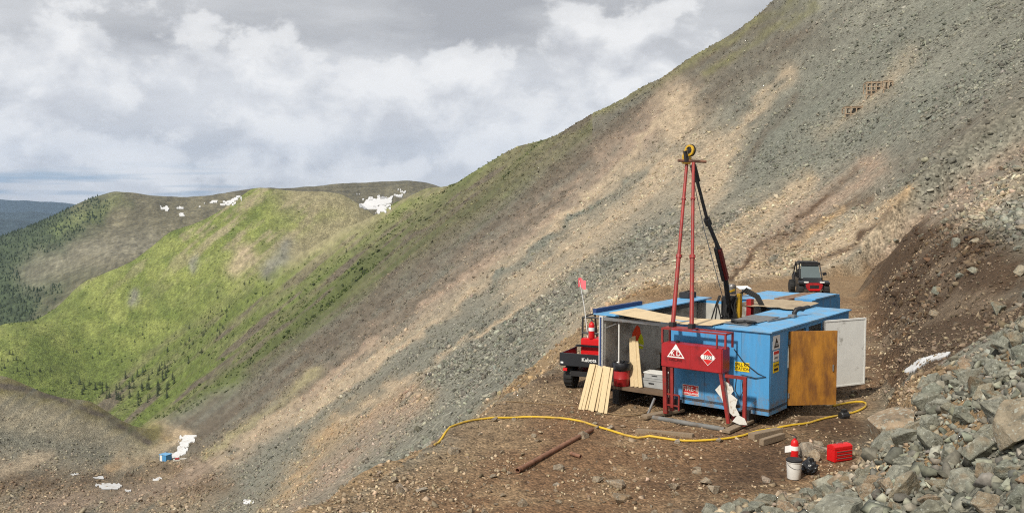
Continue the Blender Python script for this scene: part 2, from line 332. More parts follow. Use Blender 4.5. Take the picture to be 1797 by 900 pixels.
    c = c * (1 + .34 * fbm(px / 6, py / 4.5, 2, 101) * sstep(90, 200, y) * (1 - sstep(2500, 4000, y)))[..., None]
    c = c * (1 + .14 * wn * sstep(400, 700, y) * (1 - .6 * sstep(1500, 2500, y)))[..., None]
    return np.clip(c, .012, .6), pd, px, py

# ---------------------------------------------------------------- material helpers
def new_mat(name):
    m = bpy.data.materials.new(name); m.use_nodes = True; t = m.node_tree; t.nodes.clear()
    o = t.nodes.new('ShaderNodeOutputMaterial'); b = t.nodes.new('ShaderNodeBsdfPrincipled'); t.links.new(b.outputs[0], o.inputs[0])
    return m, t, b
def tnode(t, kind, **inp):
    n = t.nodes.new(kind)
    for k, v in inp.items(): n.inputs[k].default_value = v
    return n
def tmix(t, fac, a, b, mode='MIX'):
    n = t.nodes.new('ShaderNodeMix'); n.data_type = 'RGBA'; n.blend_type = mode
    for s, i in ((fac, 0), (a, 6), (b, 7)):
        if isinstance(s, tuple): n.inputs[i].default_value = (*s[:3], 1)
        elif isinstance(s, (int, float)): n.inputs[i].default_value = s
        else: t.links.new(s, n.inputs[i])
    return n.outputs[2]
def tramp(t, src, pts):
    n = t.nodes.new('ShaderNodeValToRGB'); cr = n.color_ramp
    while len(cr.elements) < len(pts): cr.elements.new(.5)
    for e, (p, c) in zip(cr.elements, pts):
        if not isinstance(c, tuple): c = (c, c, c)
        e.position = p; e.color = (*c, 1)
    t.links.new(src, n.inputs[0]); return n.outputs[0]
def tnoise(t, vec, scale, detail=4, rough=.55, dist=0.):
    n = tnode(t, 'ShaderNodeTexNoise', Scale=scale, Detail=detail, Roughness=rough, Distortion=dist)
    if vec is not None: t.links.new(vec, n.inputs['Vector'])
    return n.outputs[0]
def ground_mat(name, scales, bump, bdist, amt=.55):
    m, t, b = new_mat(name)
    at_ = t.nodes.new('ShaderNodeAttribute'); at_.attribute_name = 'col'
    co = t.nodes.new('ShaderNodeNewGeometry').outputs['Position']
    c = at_.outputs['Color']
    n = tnoise(t, co, scales[0], 4, .68)
    c = tmix(t, 1, c, tramp(t, n, [(.28, 1 - amt), (.5, 1.0), (.74, 1 + amt * .9)]), 'MULTIPLY')
    v = t.nodes.new('ShaderNodeTexVoronoi'); v.inputs['Scale'].default_value = scales[1]; t.links.new(co, v.inputs['Vector'])
    sepc = t.nodes.new('ShaderNodeSeparateColor'); t.links.new(v.outputs['Color'], sepc.inputs[0])
    c = tmix(t, 1, c, tramp(t, sepc.outputs[0], [(.0, 1 - amt * .4), (.6, 1.0), (1., 1 + amt * .5)]), 'MULTIPLY'); hs = v.outputs['Distance']
    t.links.new(c, b.inputs['Base Color']); b.inputs['Roughness'].default_value = .92; b.inputs['Specular IOR Level'].default_value = .25
    bn = tnode(t, 'ShaderNodeBump', Strength=bump, Distance=bdist); t.links.new(hs, bn.inputs['Height']); bn.invert = True
    t.links.new(bn.outputs[0], b.inputs['Normal'])
    return m

# ---------------------------------------------------------------- the land sheet, cut into its named pieces
UU = np.concatenate([np.linspace(-1.1, -.64, 40, endpoint=False), np.linspace(-.64, .64, 860), np.linspace(.64, 1.1, 41)[1:]])
YY = np.concatenate([np.geomspace(1.2, 9, 26, endpoint=False), np.geomspace(9, 36, 150, endpoint=False), np.geomspace(36, 110, 160, endpoint=False), np.geomspace(110, 1400, 310, endpoint=False),
                     np.geomspace(1400, 5200, 90, endpoint=False), np.geomspace(5200, 17000, 50)])
GU, GY = np.meshgrid(UU, YY); GX = GU * GY
GZ = height(GX, GY)
GC, GPD, GPX, GPY = ground_colour(GX, GY, GZ)
GC *= (1 - .07 * sstep(1.0, 3.0, GPD) * (1 - sstep(420, 640, GY)) * (GY > 8))[..., None]      # fines darkened in colour to paint in shade between the stones
nr, nc = GX.shape
LYY = np.log(YY)
def hfast(x, y):
    """height of the built sheet (bilinear)"""
    x = np.asarray(x, float); y = np.asarray(y, float)
    i = np.interp(y, YY, np.arange(nr)); j = np.interp(x / y, UU, np.arange(nc)); i0 = np.clip(i.astype(int), 0, nr - 2); j0 = np.clip(j.astype(int), 0, nc - 2); fi = i - i0; fj = j - j0
    return (GZ[i0, j0] * (1 - fj) + GZ[i0, j0 + 1] * fj) * (1 - fi) + (GZ[i0 + 1, j0] * (1 - fj) + GZ[i0 + 1, j0 + 1] * fj) * fi
MOUNTAIN, PADK, VALLEY, GRASSY, BACK, FARK, BANKK = range(7)
kind = np.full((nr, nc), MOUNTAIN)
kind[GY < 58] = BANKK
kind[(GY < 70) & (GPD < .6)] = PADK
vx = 420 - (GY - 110) * .30
kind[(GY > 90) & (GY < 560) & (GPX < np.clip(vx, 300, 420))] = VALLEY
kind[(GY >= 560) & (GPX < 700) & ((GPX < 480 - 0 * GY) | (GY > 860))] = GRASSY
kind[(GY >= 560) & (GY < 860) & (GPX < 480)] = GRASSY
kind[GY > 1500] = BACK
kind[GY > 4300] = FARK
def grid_part(name, k, mat, label=None):
    kk = kind[:-1, :-1]; sel = np.argwhere(kk == k)
    i, j = sel[:, 0], sel[:, 1]
    q = np.stack([i * nc + j, i * nc + j + 1, (i + 1) * nc + j + 1, (i + 1) * nc + j], 1)
    used, inv = np.unique(q.ravel(), return_inverse=True)
    me = bpy.data.meshes.new(name); me.vertices.add(len(used))
    P = np.stack([GX.ravel()[used], GY.ravel()[used], GZ.ravel()[used]], 1)
    me.vertices.foreach_set('co', P.ravel().astype(np.float32))
    me.loops.add(len(inv)); me.loops.foreach_set('vertex_index', inv.astype(np.int32))
    me.polygons.add(len(q)); me.polygons.foreach_set('loop_start', np.arange(0, len(inv), 4, dtype=np.int32))
    me.polygons.foreach_set('use_smooth', np.ones(len(q), bool))
    me.update(); 
    a = me.attributes.new('col', 'FLOAT_COLOR', 'POINT')
    cc = np.concatenate([GC.reshape(-1, 3)[used], np.ones((len(used), 1))], 1); a.data.foreach_set('color', cc.ravel().astype(np.float32))
    me.materials.append(mat); o = bpy.data.objects.new(name, me); COL.objects.link(o); o['kind'] = 'structure'
    return o
M_NEAR = ground_mat('stony_dirt', (5.5, 17), .9, .05, .6)
M_MID = ground_mat('scree_slope', (2.3, 5.), .6, .12, .6)
M_FAR = ground_mat('turf_hillside', (.3, .8), .7, 1.2, .48)
M_VFAR = ground_mat('far_land', (.012, .05), .6, 8., .35)
land_pad = grid_part('ground', PADK, M_NEAR)
land_mtn = grid_part('mountain_slope', MOUNTAIN, M_MID)
land_bnk = grid_part('cut_bank', BANKK, ground_mat('bank_earth', (7., 15), .9, .05, .45))
land_val = grid_part('valley_floor', VALLEY, ground_mat('valley_gravel', (.7, 2.1), .9, .35, .5))
land_grs = grid_part('grassy_hill', GRASSY, M_FAR)
land_bck = grid_part('hills', BACK, ground_mat('back_hill_turf', (.03, .12), .7, 5., .4))
land_far = grid_part('distant_hills', FARK, M_VFAR)
# ---------------------------------------------------------------- rocks
def hull_rock(n, seed, squash=(1, .8, .6)):
    r = random.Random(seed); bm = bmesh.new()
    for _ in range(n):
        v = Vector((r.gauss(0, 1), r.gauss(0, 1), r.gauss(0, 1))).normalized() * r.uniform(.8, 1.1)
        k = max(abs(v.x), abs(v.y), abs(v.z)); v = v.lerp(v / k * .82, .3)
        bm.verts.new((v.x * squash[0] * .5, v.y * squash[1] * .5, v.z * squash[2] * .5))
    res = bmesh.ops.convex_hull(bm, input=bm.verts)
    bmesh.ops.delete(bm, geom=[v for v in bm.verts if not v.link_faces], context='VERTS')
    return bm
ROCKS = []
for k in range(20):
    bm = hull_rock(8 + k % 3, 100 + k, (1, random.uniform(.65, .95), random.uniform(.45, .75)))
    bmesh.ops.triangulate(bm, faces=bm.faces); bm.verts.index_update()
    ROCKS.append((np.array([v.co[:] for v in bm.verts]), np.array([[v.index for v in f.verts] for f in bm.faces]))); bm.free()
LOWR = []
for k in range(12):
    bm = hull_rock(6, 300 + k, (1, random.uniform(.65, .95), random.uniform(.5, .75)))
    bmesh.ops.triangulate(bm, faces=bm.faces); bm.verts.index_update()
    LOWR.append((np.array([v.co[:] for v in bm.verts]), np.array([[v.index for v in f.verts] for f in bm.faces]))); bm.free()
def rot_mats(n):
    q = rng.normal(size=(n, 4)); q[:, 1:3] *= .42; q /= np.linalg.norm(q, axis=1, keepdims=True)
    a, b, c, d = q.T
    return np.stack([1-2*(c*c+d*d), 2*(b*c-a*d), 2*(b*d+a*c), 2*(b*c+a*d), 1-2*(b*b+d*d), 2*(c*d-a*b), 2*(b*d-a*c), 2*(c*d+a*b), 1-2*(b*b+c*c)], 1).reshape(n, 3, 3)
def rock_field(name, P, size, colr, mat, parent=None, ROCKS=ROCKS):
    """many small stones as one mesh"""
    vs, fs, cs = [], [], []; base = 0; idx = rng.integers(0, len(ROCKS), len(P))
    for k, (rv, rf) in enumerate(ROCKS):
        s = np.where(idx == k)[0]
        if not len(s): continue
        V = np.einsum('nij,vj->nvi', rot_mats(len(s)), rv) * size[s][:, None, None] + P[s][:, None, :]
        vs.append(V.reshape(-1, 3)); cs.append(np.repeat(colr[s], len(rv), 0))
        fs.append((rf[None] + (np.arange(len(s)) * len(rv))[:, None, None]).reshape(-1, 3) + base); base += len(s) * len(rv)
    vs = np.concatenate(vs); fs = np.concatenate(fs); cs = np.concatenate(cs)
    me = bpy.data.meshes.new(name); me.vertices.add(len(vs)); me.vertices.foreach_set('co', vs.ravel().astype(np.float32))
    me.loops.add(fs.size); me.loops.foreach_set('vertex_index', fs.ravel().astype(np.int32))
    me.polygons.add(len(fs)); me.polygons.foreach_set('loop_start', np.arange(0, fs.size, 3, dtype=np.int32)); me.update()
    a = me.attributes.new('col', 'FLOAT_COLOR', 'POINT'); a.data.foreach_set('color', np.concatenate([cs, np.ones((len(cs), 1))], 1).ravel().astype(np.float32))
    me.materials.append(mat); o = bpy.data.objects.new(name, me); COL.objects.link(o); o['kind'] = 'stuff'
    if parent: o.parent = parent
    return o
def stone_mat(name, scale):
    m, t, b = new_mat(name)
    at_ = t.nodes.new('ShaderNodeAttribute'); at_.attribute_name = 'col'
    co = t.nodes.new('ShaderNodeNewGeometry').outputs['Position']
    c = tmix(t, 1, at_.outputs['Color'], tramp(t, tnoise(t, co, scale, 3, .65), [(.3, .62), (.5, 1.), (.7, 1.35)]), 'MULTIPLY')
    t.links.new(c, b.inputs['Base Color']); b.inputs['Roughness'].default_value = .9; b.inputs['Specular IOR Level'].default_value = .25
    return m
M_STONE = stone_mat('loose_stone', 9.)
def scatter(n, u0, u1, d0, d1):
    u = rng.uniform(u0, u1, n); d = np.exp(rng.uniform(math.log(d0), math.log(d1), n)); return u * d, d
def jitter(c, lo=.55, hi=1.5, hue=.035):
    k = rng.uniform(lo, hi, len(c)) * rng.choice([1, 1, 1, .7, 1.25], len(c)); return np.clip(c * k[:, None] * (1 + rng.normal(0, hue, (len(c), 3)) * np.array([1, .6, 1])), .02, .55)
# scree over the mountainside, down to the size the eye still reads as separate stones
X, Y = scatter(108000, -.34, .70, 30, 330)
Z = hfast(X, Y); C_, pd_, px_, py_ = ground_colour(X, Y, Z)
grn = C_[:, 1] / C_[:, 0]; tanv = np.clip((C_[:, 0] / C_[:, 2] - 1.18) / .5, 0, 1)
patch = fbm(X / 7, Y / 7, 3, 121)
pk = np.where(pd_ < .4, 0, np.where(pd_ < 2.8, .4, 1.0)) * (1 - .15 * tanv) * np.clip(.75 + patch, .25, 1) * (px_ > 300 + (Y - 60) * .6) * np.clip(1.25 - (grn > 1.02) * .9, .1, 1)
keep = (rng.uniform(size=len(X)) < pk) & (py_ > -260) & (py_ < 1150)
sz = np.exp(rng.normal(0, .42, len(X))) * (.17 + .0021 * Y) * (1 - .28 * tanv) * (1 + .35 * patch) * np.where(Y < 62, 1.1, 1.); sz = np.clip(sz, .06, 1.3)
gry = (rng.uniform(size=len(X)) < .3 * (1 - .8 * tanv))[:, None]
mtn_c = jitter(np.where(gry, C_ * .35 + np.array((.165, .162, .135)) * .65, C_ * 1.12))
keep &= (Z > -1e9)
nk = keep & (Y < 105); fk = keep & (Y >= 105)
scree = rock_field('scree', np.stack([X, Y, Z + sz * .05], 1)[nk], sz[nk], mtn_c[nk], M_STONE, land_mtn)
rock_field('scree', np.stack([X, Y, Z + sz * .05], 1)[fk], sz[fk], mtn_c[fk], M_STONE, land_mtn, LOWR)
X, Y = scatter(26000, -.34, .34, 330, 700); Z = hfast(X, Y); C_, pd_, px_, py_ = ground_colour(X, Y, Z)
keep = (px_ > 420) & (C_[:, 1] / C_[:, 0] < 1.0); sz = np.exp(rng.normal(0, .35, len(X))) * .0021 * Y
rock_field('scree', np.stack([X, Y, Z + sz * .05], 1)[keep], sz[keep], jitter(C_ * 1.05)[keep], M_STONE, land_mtn, LOWR)
# rubble of the bank and the near slope
X, Y = scatter(64000, .04, .82, 8.2, 40)
Z = hfast(X, Y); C_, pd_, px_, py_ = ground_colour(X, Y, Z)
inp = Y < 24.3 - 13.2 * X / Y
pile = sstep(.1, 1.0, pd_) * (Z > .25) * inp
bank = (pd_ > 0) * ~inp
keep = rng.uniform(size=len(X)) < np.clip(pile * .5 + bank * np.where(Z > 4.4, .85, .38), 0, 1)
sz = np.exp(rng.normal(0, .5, len(X))) * np.where(pile > .5, .12, .09); sz = np.clip(sz, .03, .5)
talus = np.array((.185, .182, .148)); mixp = (pile > .5)[:, None]
warm = np.clip(1.4 - pd_ / 1.3, 0, 1)[:, None]
rc = np.where(mixp, talus * (1 - warm) + np.array((.27, .205, .14)) * warm, C_ * .5 + np.array((.2, .16, .115)) * .5)
rubble = rock_field('rubble', np.stack([X, Y, Z + sz * .1], 1)[keep], sz[keep], jitter(rc * 1.12)[keep], M_STONE, land_bnk)
# loose stones trodden into the pad
X, Y = scatter(38000, -.36, .45, 13, 48)
Z = hfast(X, Y); C_, pd_, px_, py_ = ground_colour(X, Y, Z)
pt = fbm(X / 1.6, Y / 1.6, 3, 131)
keep = (pd_ < 2.5) & (rng.uniform(size=len(X)) < np.clip(.34 + 1.0 * pt + sstep(-2.5, 0, pd_) * .35, .04, 1))
sz = np.clip(np.exp(rng.normal(0, .55, len(X))) * .048 * (1 + .4 * sstep(-2, 0, pd_)), .018, .22)
pc_ = jitter(np.tile(np.array((.32, .245, .165)), (len(X), 1)), .5, 1.6)
gravel = rock_field('gravel', np.stack([X, Y, Z + sz * .06], 1)[keep], sz[keep], pc_[keep], M_STONE, land_pad)
# stones of the valley floor and the low hill opposite
X, Y = scatter(26000, -.60, -.12, 85, 330)
Z = hfast(X, Y); C_, pd_, px_, py_ = ground_colour(X, Y, Z)
keep = (px_ < 330 + (Y - 85) * .5) & (C_[:, 0] < .30) & (rng.uniform(size=len(X)) < np.clip(.7 + fbm(X / 16, Y / 16, 3, 141), .15, 1))
sz = np.clip(np.exp(rng.normal(0, .5, len(X))) * (.22 + .0012 * Y), .15, 2.)
rock_field('valley_stones', np.stack([X, Y, Z + sz * .05], 1)[keep], sz[keep], jitter(C_ * 1.1)[keep], M_STONE, land_val)

# boulders one can pick apart: each an object, sharing a few meshes
def boulder_mesh(seed):
    bm = hull_rock(11 + seed % 3, 500 + seed, (1, random.uniform(.65, .92), random.uniform(.5, .78)))
    bmesh.ops.dissolve_limit(bm, angle_limit=R(12), verts=bm.verts, edges=bm.edges)
    bmesh.ops.bevel(bm, geom=bm.edges[:], offset=.012, segments=1, affect='EDGES')
    bmesh.ops.triangulate(bm, faces=bm.faces)
    bmesh.ops.subdivide_edges(bm, edges=[e for e in bm.edges if e.calc_length() > .16], cuts=2, use_grid_fill=True)
    bmesh.ops.triangulate(bm, faces=bm.faces)
    from mathutils import noise as mn
    for v in bm.verts:
        k = mn.fractal(v.co * 4.2 + Vector((seed * 3.1, 0, 0)), .7, 2.1, 4)
        v.co += v.co.normalized() * (k * .026)
    me = bpy.data.meshes.new('boulder'); bm.to_mesh(me); bm.free(); return me
def boulder_mat(name, cols):
    m, t, b = new_mat(name)
    oi = t.nodes.new('ShaderNodeObjectInfo'); co = t.nodes.new('ShaderNodeTexCoord').outputs['Object']
    ad = t.nodes.new('ShaderNodeVectorMath'); ad.operation = 'ADD'; t.links.new(co, ad.inputs[0]); sc_ = t.nodes.new('ShaderNodeVectorMath'); sc_.operation = 'SCALE'
    t.links.new(oi.outputs['Random'], sc_.inputs['Scale']); sc_.inputs[0].default_value = (31, 17, 53); t.links.new(sc_.outputs[0], ad.inputs[1]); v = ad.outputs[0]
    base = tramp(t, oi.outputs['Random'], [(0, cols[0]), (.3, cols[1]), (.6, cols[2]), (.88, cols[3]), (1, cols[4])])
    c = tmix(t, 1, base, tramp(t, tnoise(t, v, 3.2, 7, .74), [(.28, .45), (.5, 1.), (.72, 1.6)]), 'MULTIPLY')
    lich = tramp(t, tnoise(t, v, 7., 5, .7), [(.54, 0.), (.62, 1.)])
    lm = t.nodes.new('ShaderNodeMath'); lm.operation = 'MULTIPLY'; t.links.new(lich, lm.inputs[0]); lm.inputs[1].default_value = .6
    c = tmix(t, lm.outputs[0], c, (.085, .09, .075))
    l2 = tramp(t, tnoise(t, v, 15., 4, .65), [(.56, 0.), (.64, .8)])
    c = tmix(t, l2, c, (.36, .37, .32))
    st_ = tramp(t, tnoise(t, v, 1.7, 3, .5), [(.58, 0.), (.70, .65)])
    c = tmix(t, st_, c, (.24, .155, .08))
    t.links.new(c, b.inputs['Base Color']); b.inputs['Roughness'].default_value = .88; b.inputs['Specular IOR Level'].default_value = .3
    bn = tnode(t, 'ShaderNodeBump', Strength=.8, Distance=.05); t.links.new(tnoise(t, v, 9., 6, .7), bn.inputs['Height']); t.links.new(bn.outputs[0], b.inputs['Normal'])
    return m
BM = [boulder_mesh(k) for k in range(14)]
M_BOULDER = boulder_mat('grey_green_boulder', [(.205, .205, .165), (.24, .235, .19), (.165, .172, .138), (.25, .22, .16), (.29, .20, .13)])
M_STONE2 = boulder_mat('tan_stone', [(.26, .20, .14), (.31, .25, .18), (.22, .165, .11), (.33, .28, .22), (.28, .18, .13)])
for me in BM: me.materials.append(M_BOULDER)
BM2 = []
for me in BM[:8]:
    m2 = me.copy(); m2.name = 'stone'; m2.materials.clear(); m2.materials.append(M_STONE2); BM2.append(m2)
def put_rock(name, me, p, s, parent, sink=.12):
    o = bpy.data.objects.new(name, me); COL.objects.link(o); o.parent = parent
    o.location = (p[0], p[1], p[2] + s * (.22 - sink)); o.scale = (s, s, s * random.uniform(.85, 1.1))
    o.rotation_euler = (random.gauss(0, .35), random.gauss(0, .35), random.uniform(0, 6.28)); return o
# the pile at the lower right, largest stones first, spaced so that they lie side by side
X, Y = scatter(9000, .12, .70, 8.6, 21.5)
Z = hfast(X, Y); pd_ = pad_dist(X, Y); px_, py_ = proj(X, Y, Z)
ok = (pd_ > .45) & (Z > .1) & (Y < 24.3 - 13.2 * X / Y) & (py_ < 1000)
cand = np.argwhere(ok)[:, 0]; placed = []; nb = 0
for i in cand:
    s = min(1.3, .5 * math.exp(abs(random.gauss(0, .5)))) * (.45 + .55 * min(1., pd_[i] / 1.5))
    if Y[i] < 10.8: s = min(s, .45)
    if X[i] / Y[i] < .34: s = min(s, .42)
    if nb > 45: s = min(s, .62)
    if nb > 120: s = min(s, .42)
    if all((X[i] - a) ** 2 + (Y[i] - b) ** 2 > (.36 * (s + r)) ** 2 for a, b, r in placed):
        placed.append((X[i], Y[i], s)); put_rock('boulder', random.choice(BM), (X[i], Y[i], Z[i]), s, land_bnk); nb += 1
        if nb >= 235: break
# bigger blocks on the slope above and along the bank
X, Y = scatter(2500, .10, .62, 24, 75); Z = hfast(X, Y); pd_ = pad_dist(X, Y); px_, py_ = proj(X, Y, Z)
ok = np.argwhere((pd_ > 1.2) & (Z > 1.5) & (py_ < 560) & (py_ > -20))[:, 0][:62]
for i in ok: put_rock('boulder', random.choice(BM), (X[i], Y[i], Z[i]), .35 + .45 * random.random() ** 2, land_bnk)
# larger stones on the pad
X, Y = scatter(900, -.30, .34, 15, 30); Z = hfast(X, Y); pd_ = pad_dist(X, Y)
ok = np.argwhere((pd_ < .4) & ~((X > 2.5) & (X < 12) & (Y > 20.5)))[:, 0][:130]
for i in ok: put_rock('stone', random.choice(BM2), (X[i], Y[i], Z[i]), .07 + .26 * random.random() ** 3, land_pad, .16)
for (a, b, s) in ((1025,765,.34),(1080,848,.5),(1050,838,.3),(1130,800,.3),(795,790,.42),(1415,800,.62),(1440,792,.5),(1430,806,.4),(1255,868,.42),(1090,880,.45),(870,735,.3),(1240,850,.3),(1500,690,.3),(1570,630,.4)):
    p = onz(a, b); put_rock('stone', random.choice(BM2), (p[0], p[1], float(hfast(p[0:1], p[1:2])[0])), s, land_pad, .12)
# ---------------------------------------------------------------- builders for things
class MB:
    def __init__(s): s.v = []; s.f = []
    def add(s, vs, fs):
        b = len(s.v); s.v += [tuple(map(float, q)) for q in vs]; s.f += [tuple(i + b for i in f) for f in fs]; return s
    def box(s, x0, x1, y0, y1, z0, z1):
        return s.add([(x, y, z) for z in (z0, z1) for (x, y) in ((x0, y0), (x1, y0), (x1, y1), (x0, y1))],
                     [(3, 2, 1, 0), (4, 5, 6, 7), (0, 1, 5, 4), (1, 2, 6, 5), (2, 3, 7, 6), (3, 0, 4, 7)])
    def bar(s, p, q, w, h=None, up=(0, 0, 1)):
        h = h or w; p = Vector(p); q = Vector(q); d = (q - p).normalized(); u = Vector(up)
        if abs(d.dot(u)) > .98: u = Vector((0, 1, 0))
        a = d.cross(u).normalized(); b = a.cross(d).normalized(); vs = []
        for c in (p, q):
            for i, j in ((-1, -1), (1, -1), (1, 1), (-1, 1)): vs.append(c + a * (i * w / 2) + b * (j * h / 2))
        return s.add(vs, [(3, 2, 1, 0), (4, 5, 6, 7), (0, 1, 5, 4), (1, 2, 6, 5), (2, 3, 7, 6), (3, 0, 4, 7)])
    def tube(s, pts, r, n=8):
        pts = [Vector(p) for p in pts]; rs = r if isinstance(r, (list, tuple)) else [r] * len(pts); vs = []; fs = []
        prev = None
        for i, p in enumerate(pts):
            d = (pts[min(i + 1, len(pts) - 1)] - pts[max(i - 1, 0)]).normalized()
            a = d.cross(Vector((0, 0, 1)) if prev is None and abs(d.z) < .95 else (prev if prev else Vector((0, 1, 0))))
            if prev is not None: a = prev - d * prev.dot(d)
            a = a.normalized(); prev = a; b = d.cross(a)
            for k in range(n):
                t = 2 * math.pi * k / n; vs.append(p + (a * math.cos(t) + b * math.sin(t)) * rs[i])
        for i in range(len(pts) - 1):
            for k in range(n): fs.append((i * n + k, i * n + (k + 1) % n, (i + 1) * n + (k + 1) % n, (i + 1) * n + k))
        fs.append(tuple(range(n))[::-1]); fs.append(tuple((len(pts) - 1) * n + k for k in range(n)))
        return s.add(vs, fs)
    def lathe(s, prof, c=(0, 0, 0), n=20, axis='z', wob=0.):
        vs = []; fs = []
        for (r, h) in prof:
            for k in range(n):
                t = 2 * math.pi * k / n; rr = r * (1 + wob * math.sin(3 * t + h * 40) + wob * .7 * math.sin(7 * t - h * 25)); a, b = rr * math.cos(t), rr * math.sin(t)
                vs.append({'z': (c[0] + a, c[1] + b, c[2] + h), 'x': (c[0] + h, c[1] + a, c[2] + b), 'y': (c[0] + b, c[1] + h, c[2] + a)}[axis])
        m = len(prof)
        for i in range(m - 1):
            for k in range(n): fs.append((i * n + k, i * n + (k + 1) % n, (i + 1) * n + (k + 1) % n, (i + 1) * n + k))
        fs.append(tuple(range(n))[::-1]); fs.append(tuple((m - 1) * n + k for k in range(n)))
        return s.add(vs, fs)
    def prism(s, poly, o, a, b, c, t):
        """polygon in the plane (a, b) at o, thickness t along c"""
        o, a, b, c = map(Vector, (o, a, b, c)); n = len(poly); vs = [o + a * x + b * y for x, y in poly] + [o + a * x + b * y + c * t for x, y in poly]
        return s.add(vs, [tuple(range(n))[::-1], tuple(range(n, 2 * n))] + [(i, (i + 1) % n, n + (i + 1) % n, n + i) for i in range(n)])
    def build(s, name, mat, parent=None, bevel=0., smooth=False):
        me = bpy.data.meshes.new(name); me.from_pydata(s.v, [], s.f); me.update()
        bm = bmesh.new(); bm.from_mesh(me); bmesh.ops.recalc_face_normals(bm, faces=bm.faces)
        if bevel: bmesh.ops.bevel(bm, geom=[e for e in bm.edges if len(e.link_faces) == 2 and e.calc_face_angle(0) > .5], offset=bevel, segments=2, affect='EDGES', clamp_overlap=True)
        bm.to_mesh(me); bm.free()
        if smooth:
            me.polygons.foreach_set('use_smooth', np.ones(len(me.polygons), bool)); me.set_sharp_from_angle(angle=R(40))
        me.materials.append(mat); o = bpy.data.objects.new(name, me); COL.objects.link(o)
        if parent: o.parent = parent
        return o
def tag(o, label, cat, group=None):
    o['label'] = label; o['category'] = cat
    if group: o['group'] = group
    return o
def thing(name, label, cat, loc=(0, 0, 0), rz=0., group=None):
    o = bpy.data.objects.new(name, None); COL.objects.link(o); o.empty_display_size = .2; o.location = loc; o.rotation_euler = (0, 0, rz); return tag(o, label, cat, group)
def pm(name, col, rough=.6, metal=0., var=.18, scale=3., dirt=None, dsc=2.2, dth=(.52, .68), bump=0., bsc=20., grain=None, spec=.4, dgrain=False, mud=None):
    """painted or raw surface: tone variation, blotches of dirt or rust, optional wood grain"""
    m, t, b = new_mat(name); co = t.nodes.new('ShaderNodeTexCoord').outputs['Object']
    if grain:
        mp = t.nodes.new('ShaderNodeMapping'); mp.inputs['Scale'].default_value = grain; t.links.new(co, mp.inputs[0]); gv = mp.outputs[0]
    else: gv = co
    c = tmix(t, 1, tuple(col), tramp(t, tnoise(t, gv, scale, 4, .6), [(.3, 1 - var), (.5, 1.), (.7, 1 + var)]), 'MULTIPLY')
    if dirt:
        f = tramp(t, tnoise(t, gv if dgrain else co, dsc, 5, .65), [(dth[0], 0.), (dth[1], dirt[3] if len(dirt) > 3 else .8)])
        c = tmix(t, f, c, tuple(dirt[:3]))
    if mud:      # mud thrown up against the foot of the wall
        sx_ = t.nodes.new('ShaderNodeSeparateXYZ'); t.links.new(co, sx_.inputs[0]); sb_ = t.nodes.new('ShaderNodeMath'); sb_.operation = 'SUBTRACT'
        t.links.new(tnoise(t, co, 5., 5, .7), sb_.inputs[0]); mz = t.nodes.new('ShaderNodeMath'); mz.operation = 'MULTIPLY'; mz.inputs[1].default_value = .32; t.links.new(sx_.outputs[2], mz.inputs[0]); t.links.new(mz.outputs[0], sb_.inputs[1])
        c = tmix(t, tramp(t, sb_.outputs[0], [(.30, 0.), (.46, .75)]), c, mud)
    t.links.new(c, b.inputs['Base Color']); b.inputs['Roughness'].default_value = rough; b.inputs['Metallic'].default_value = metal; b.inputs['Specular IOR Level'].default_value = spec
    if bump:
        bn = tnode(t, 'ShaderNodeBump', Strength=bump, Distance=.02); t.links.new(tnoise(t, gv, bsc, 4, .6), bn.inputs['Height']); t.links.new(bn.outputs[0], b.inputs['Normal'])
    return m
DUST = (.22, .17, .12)
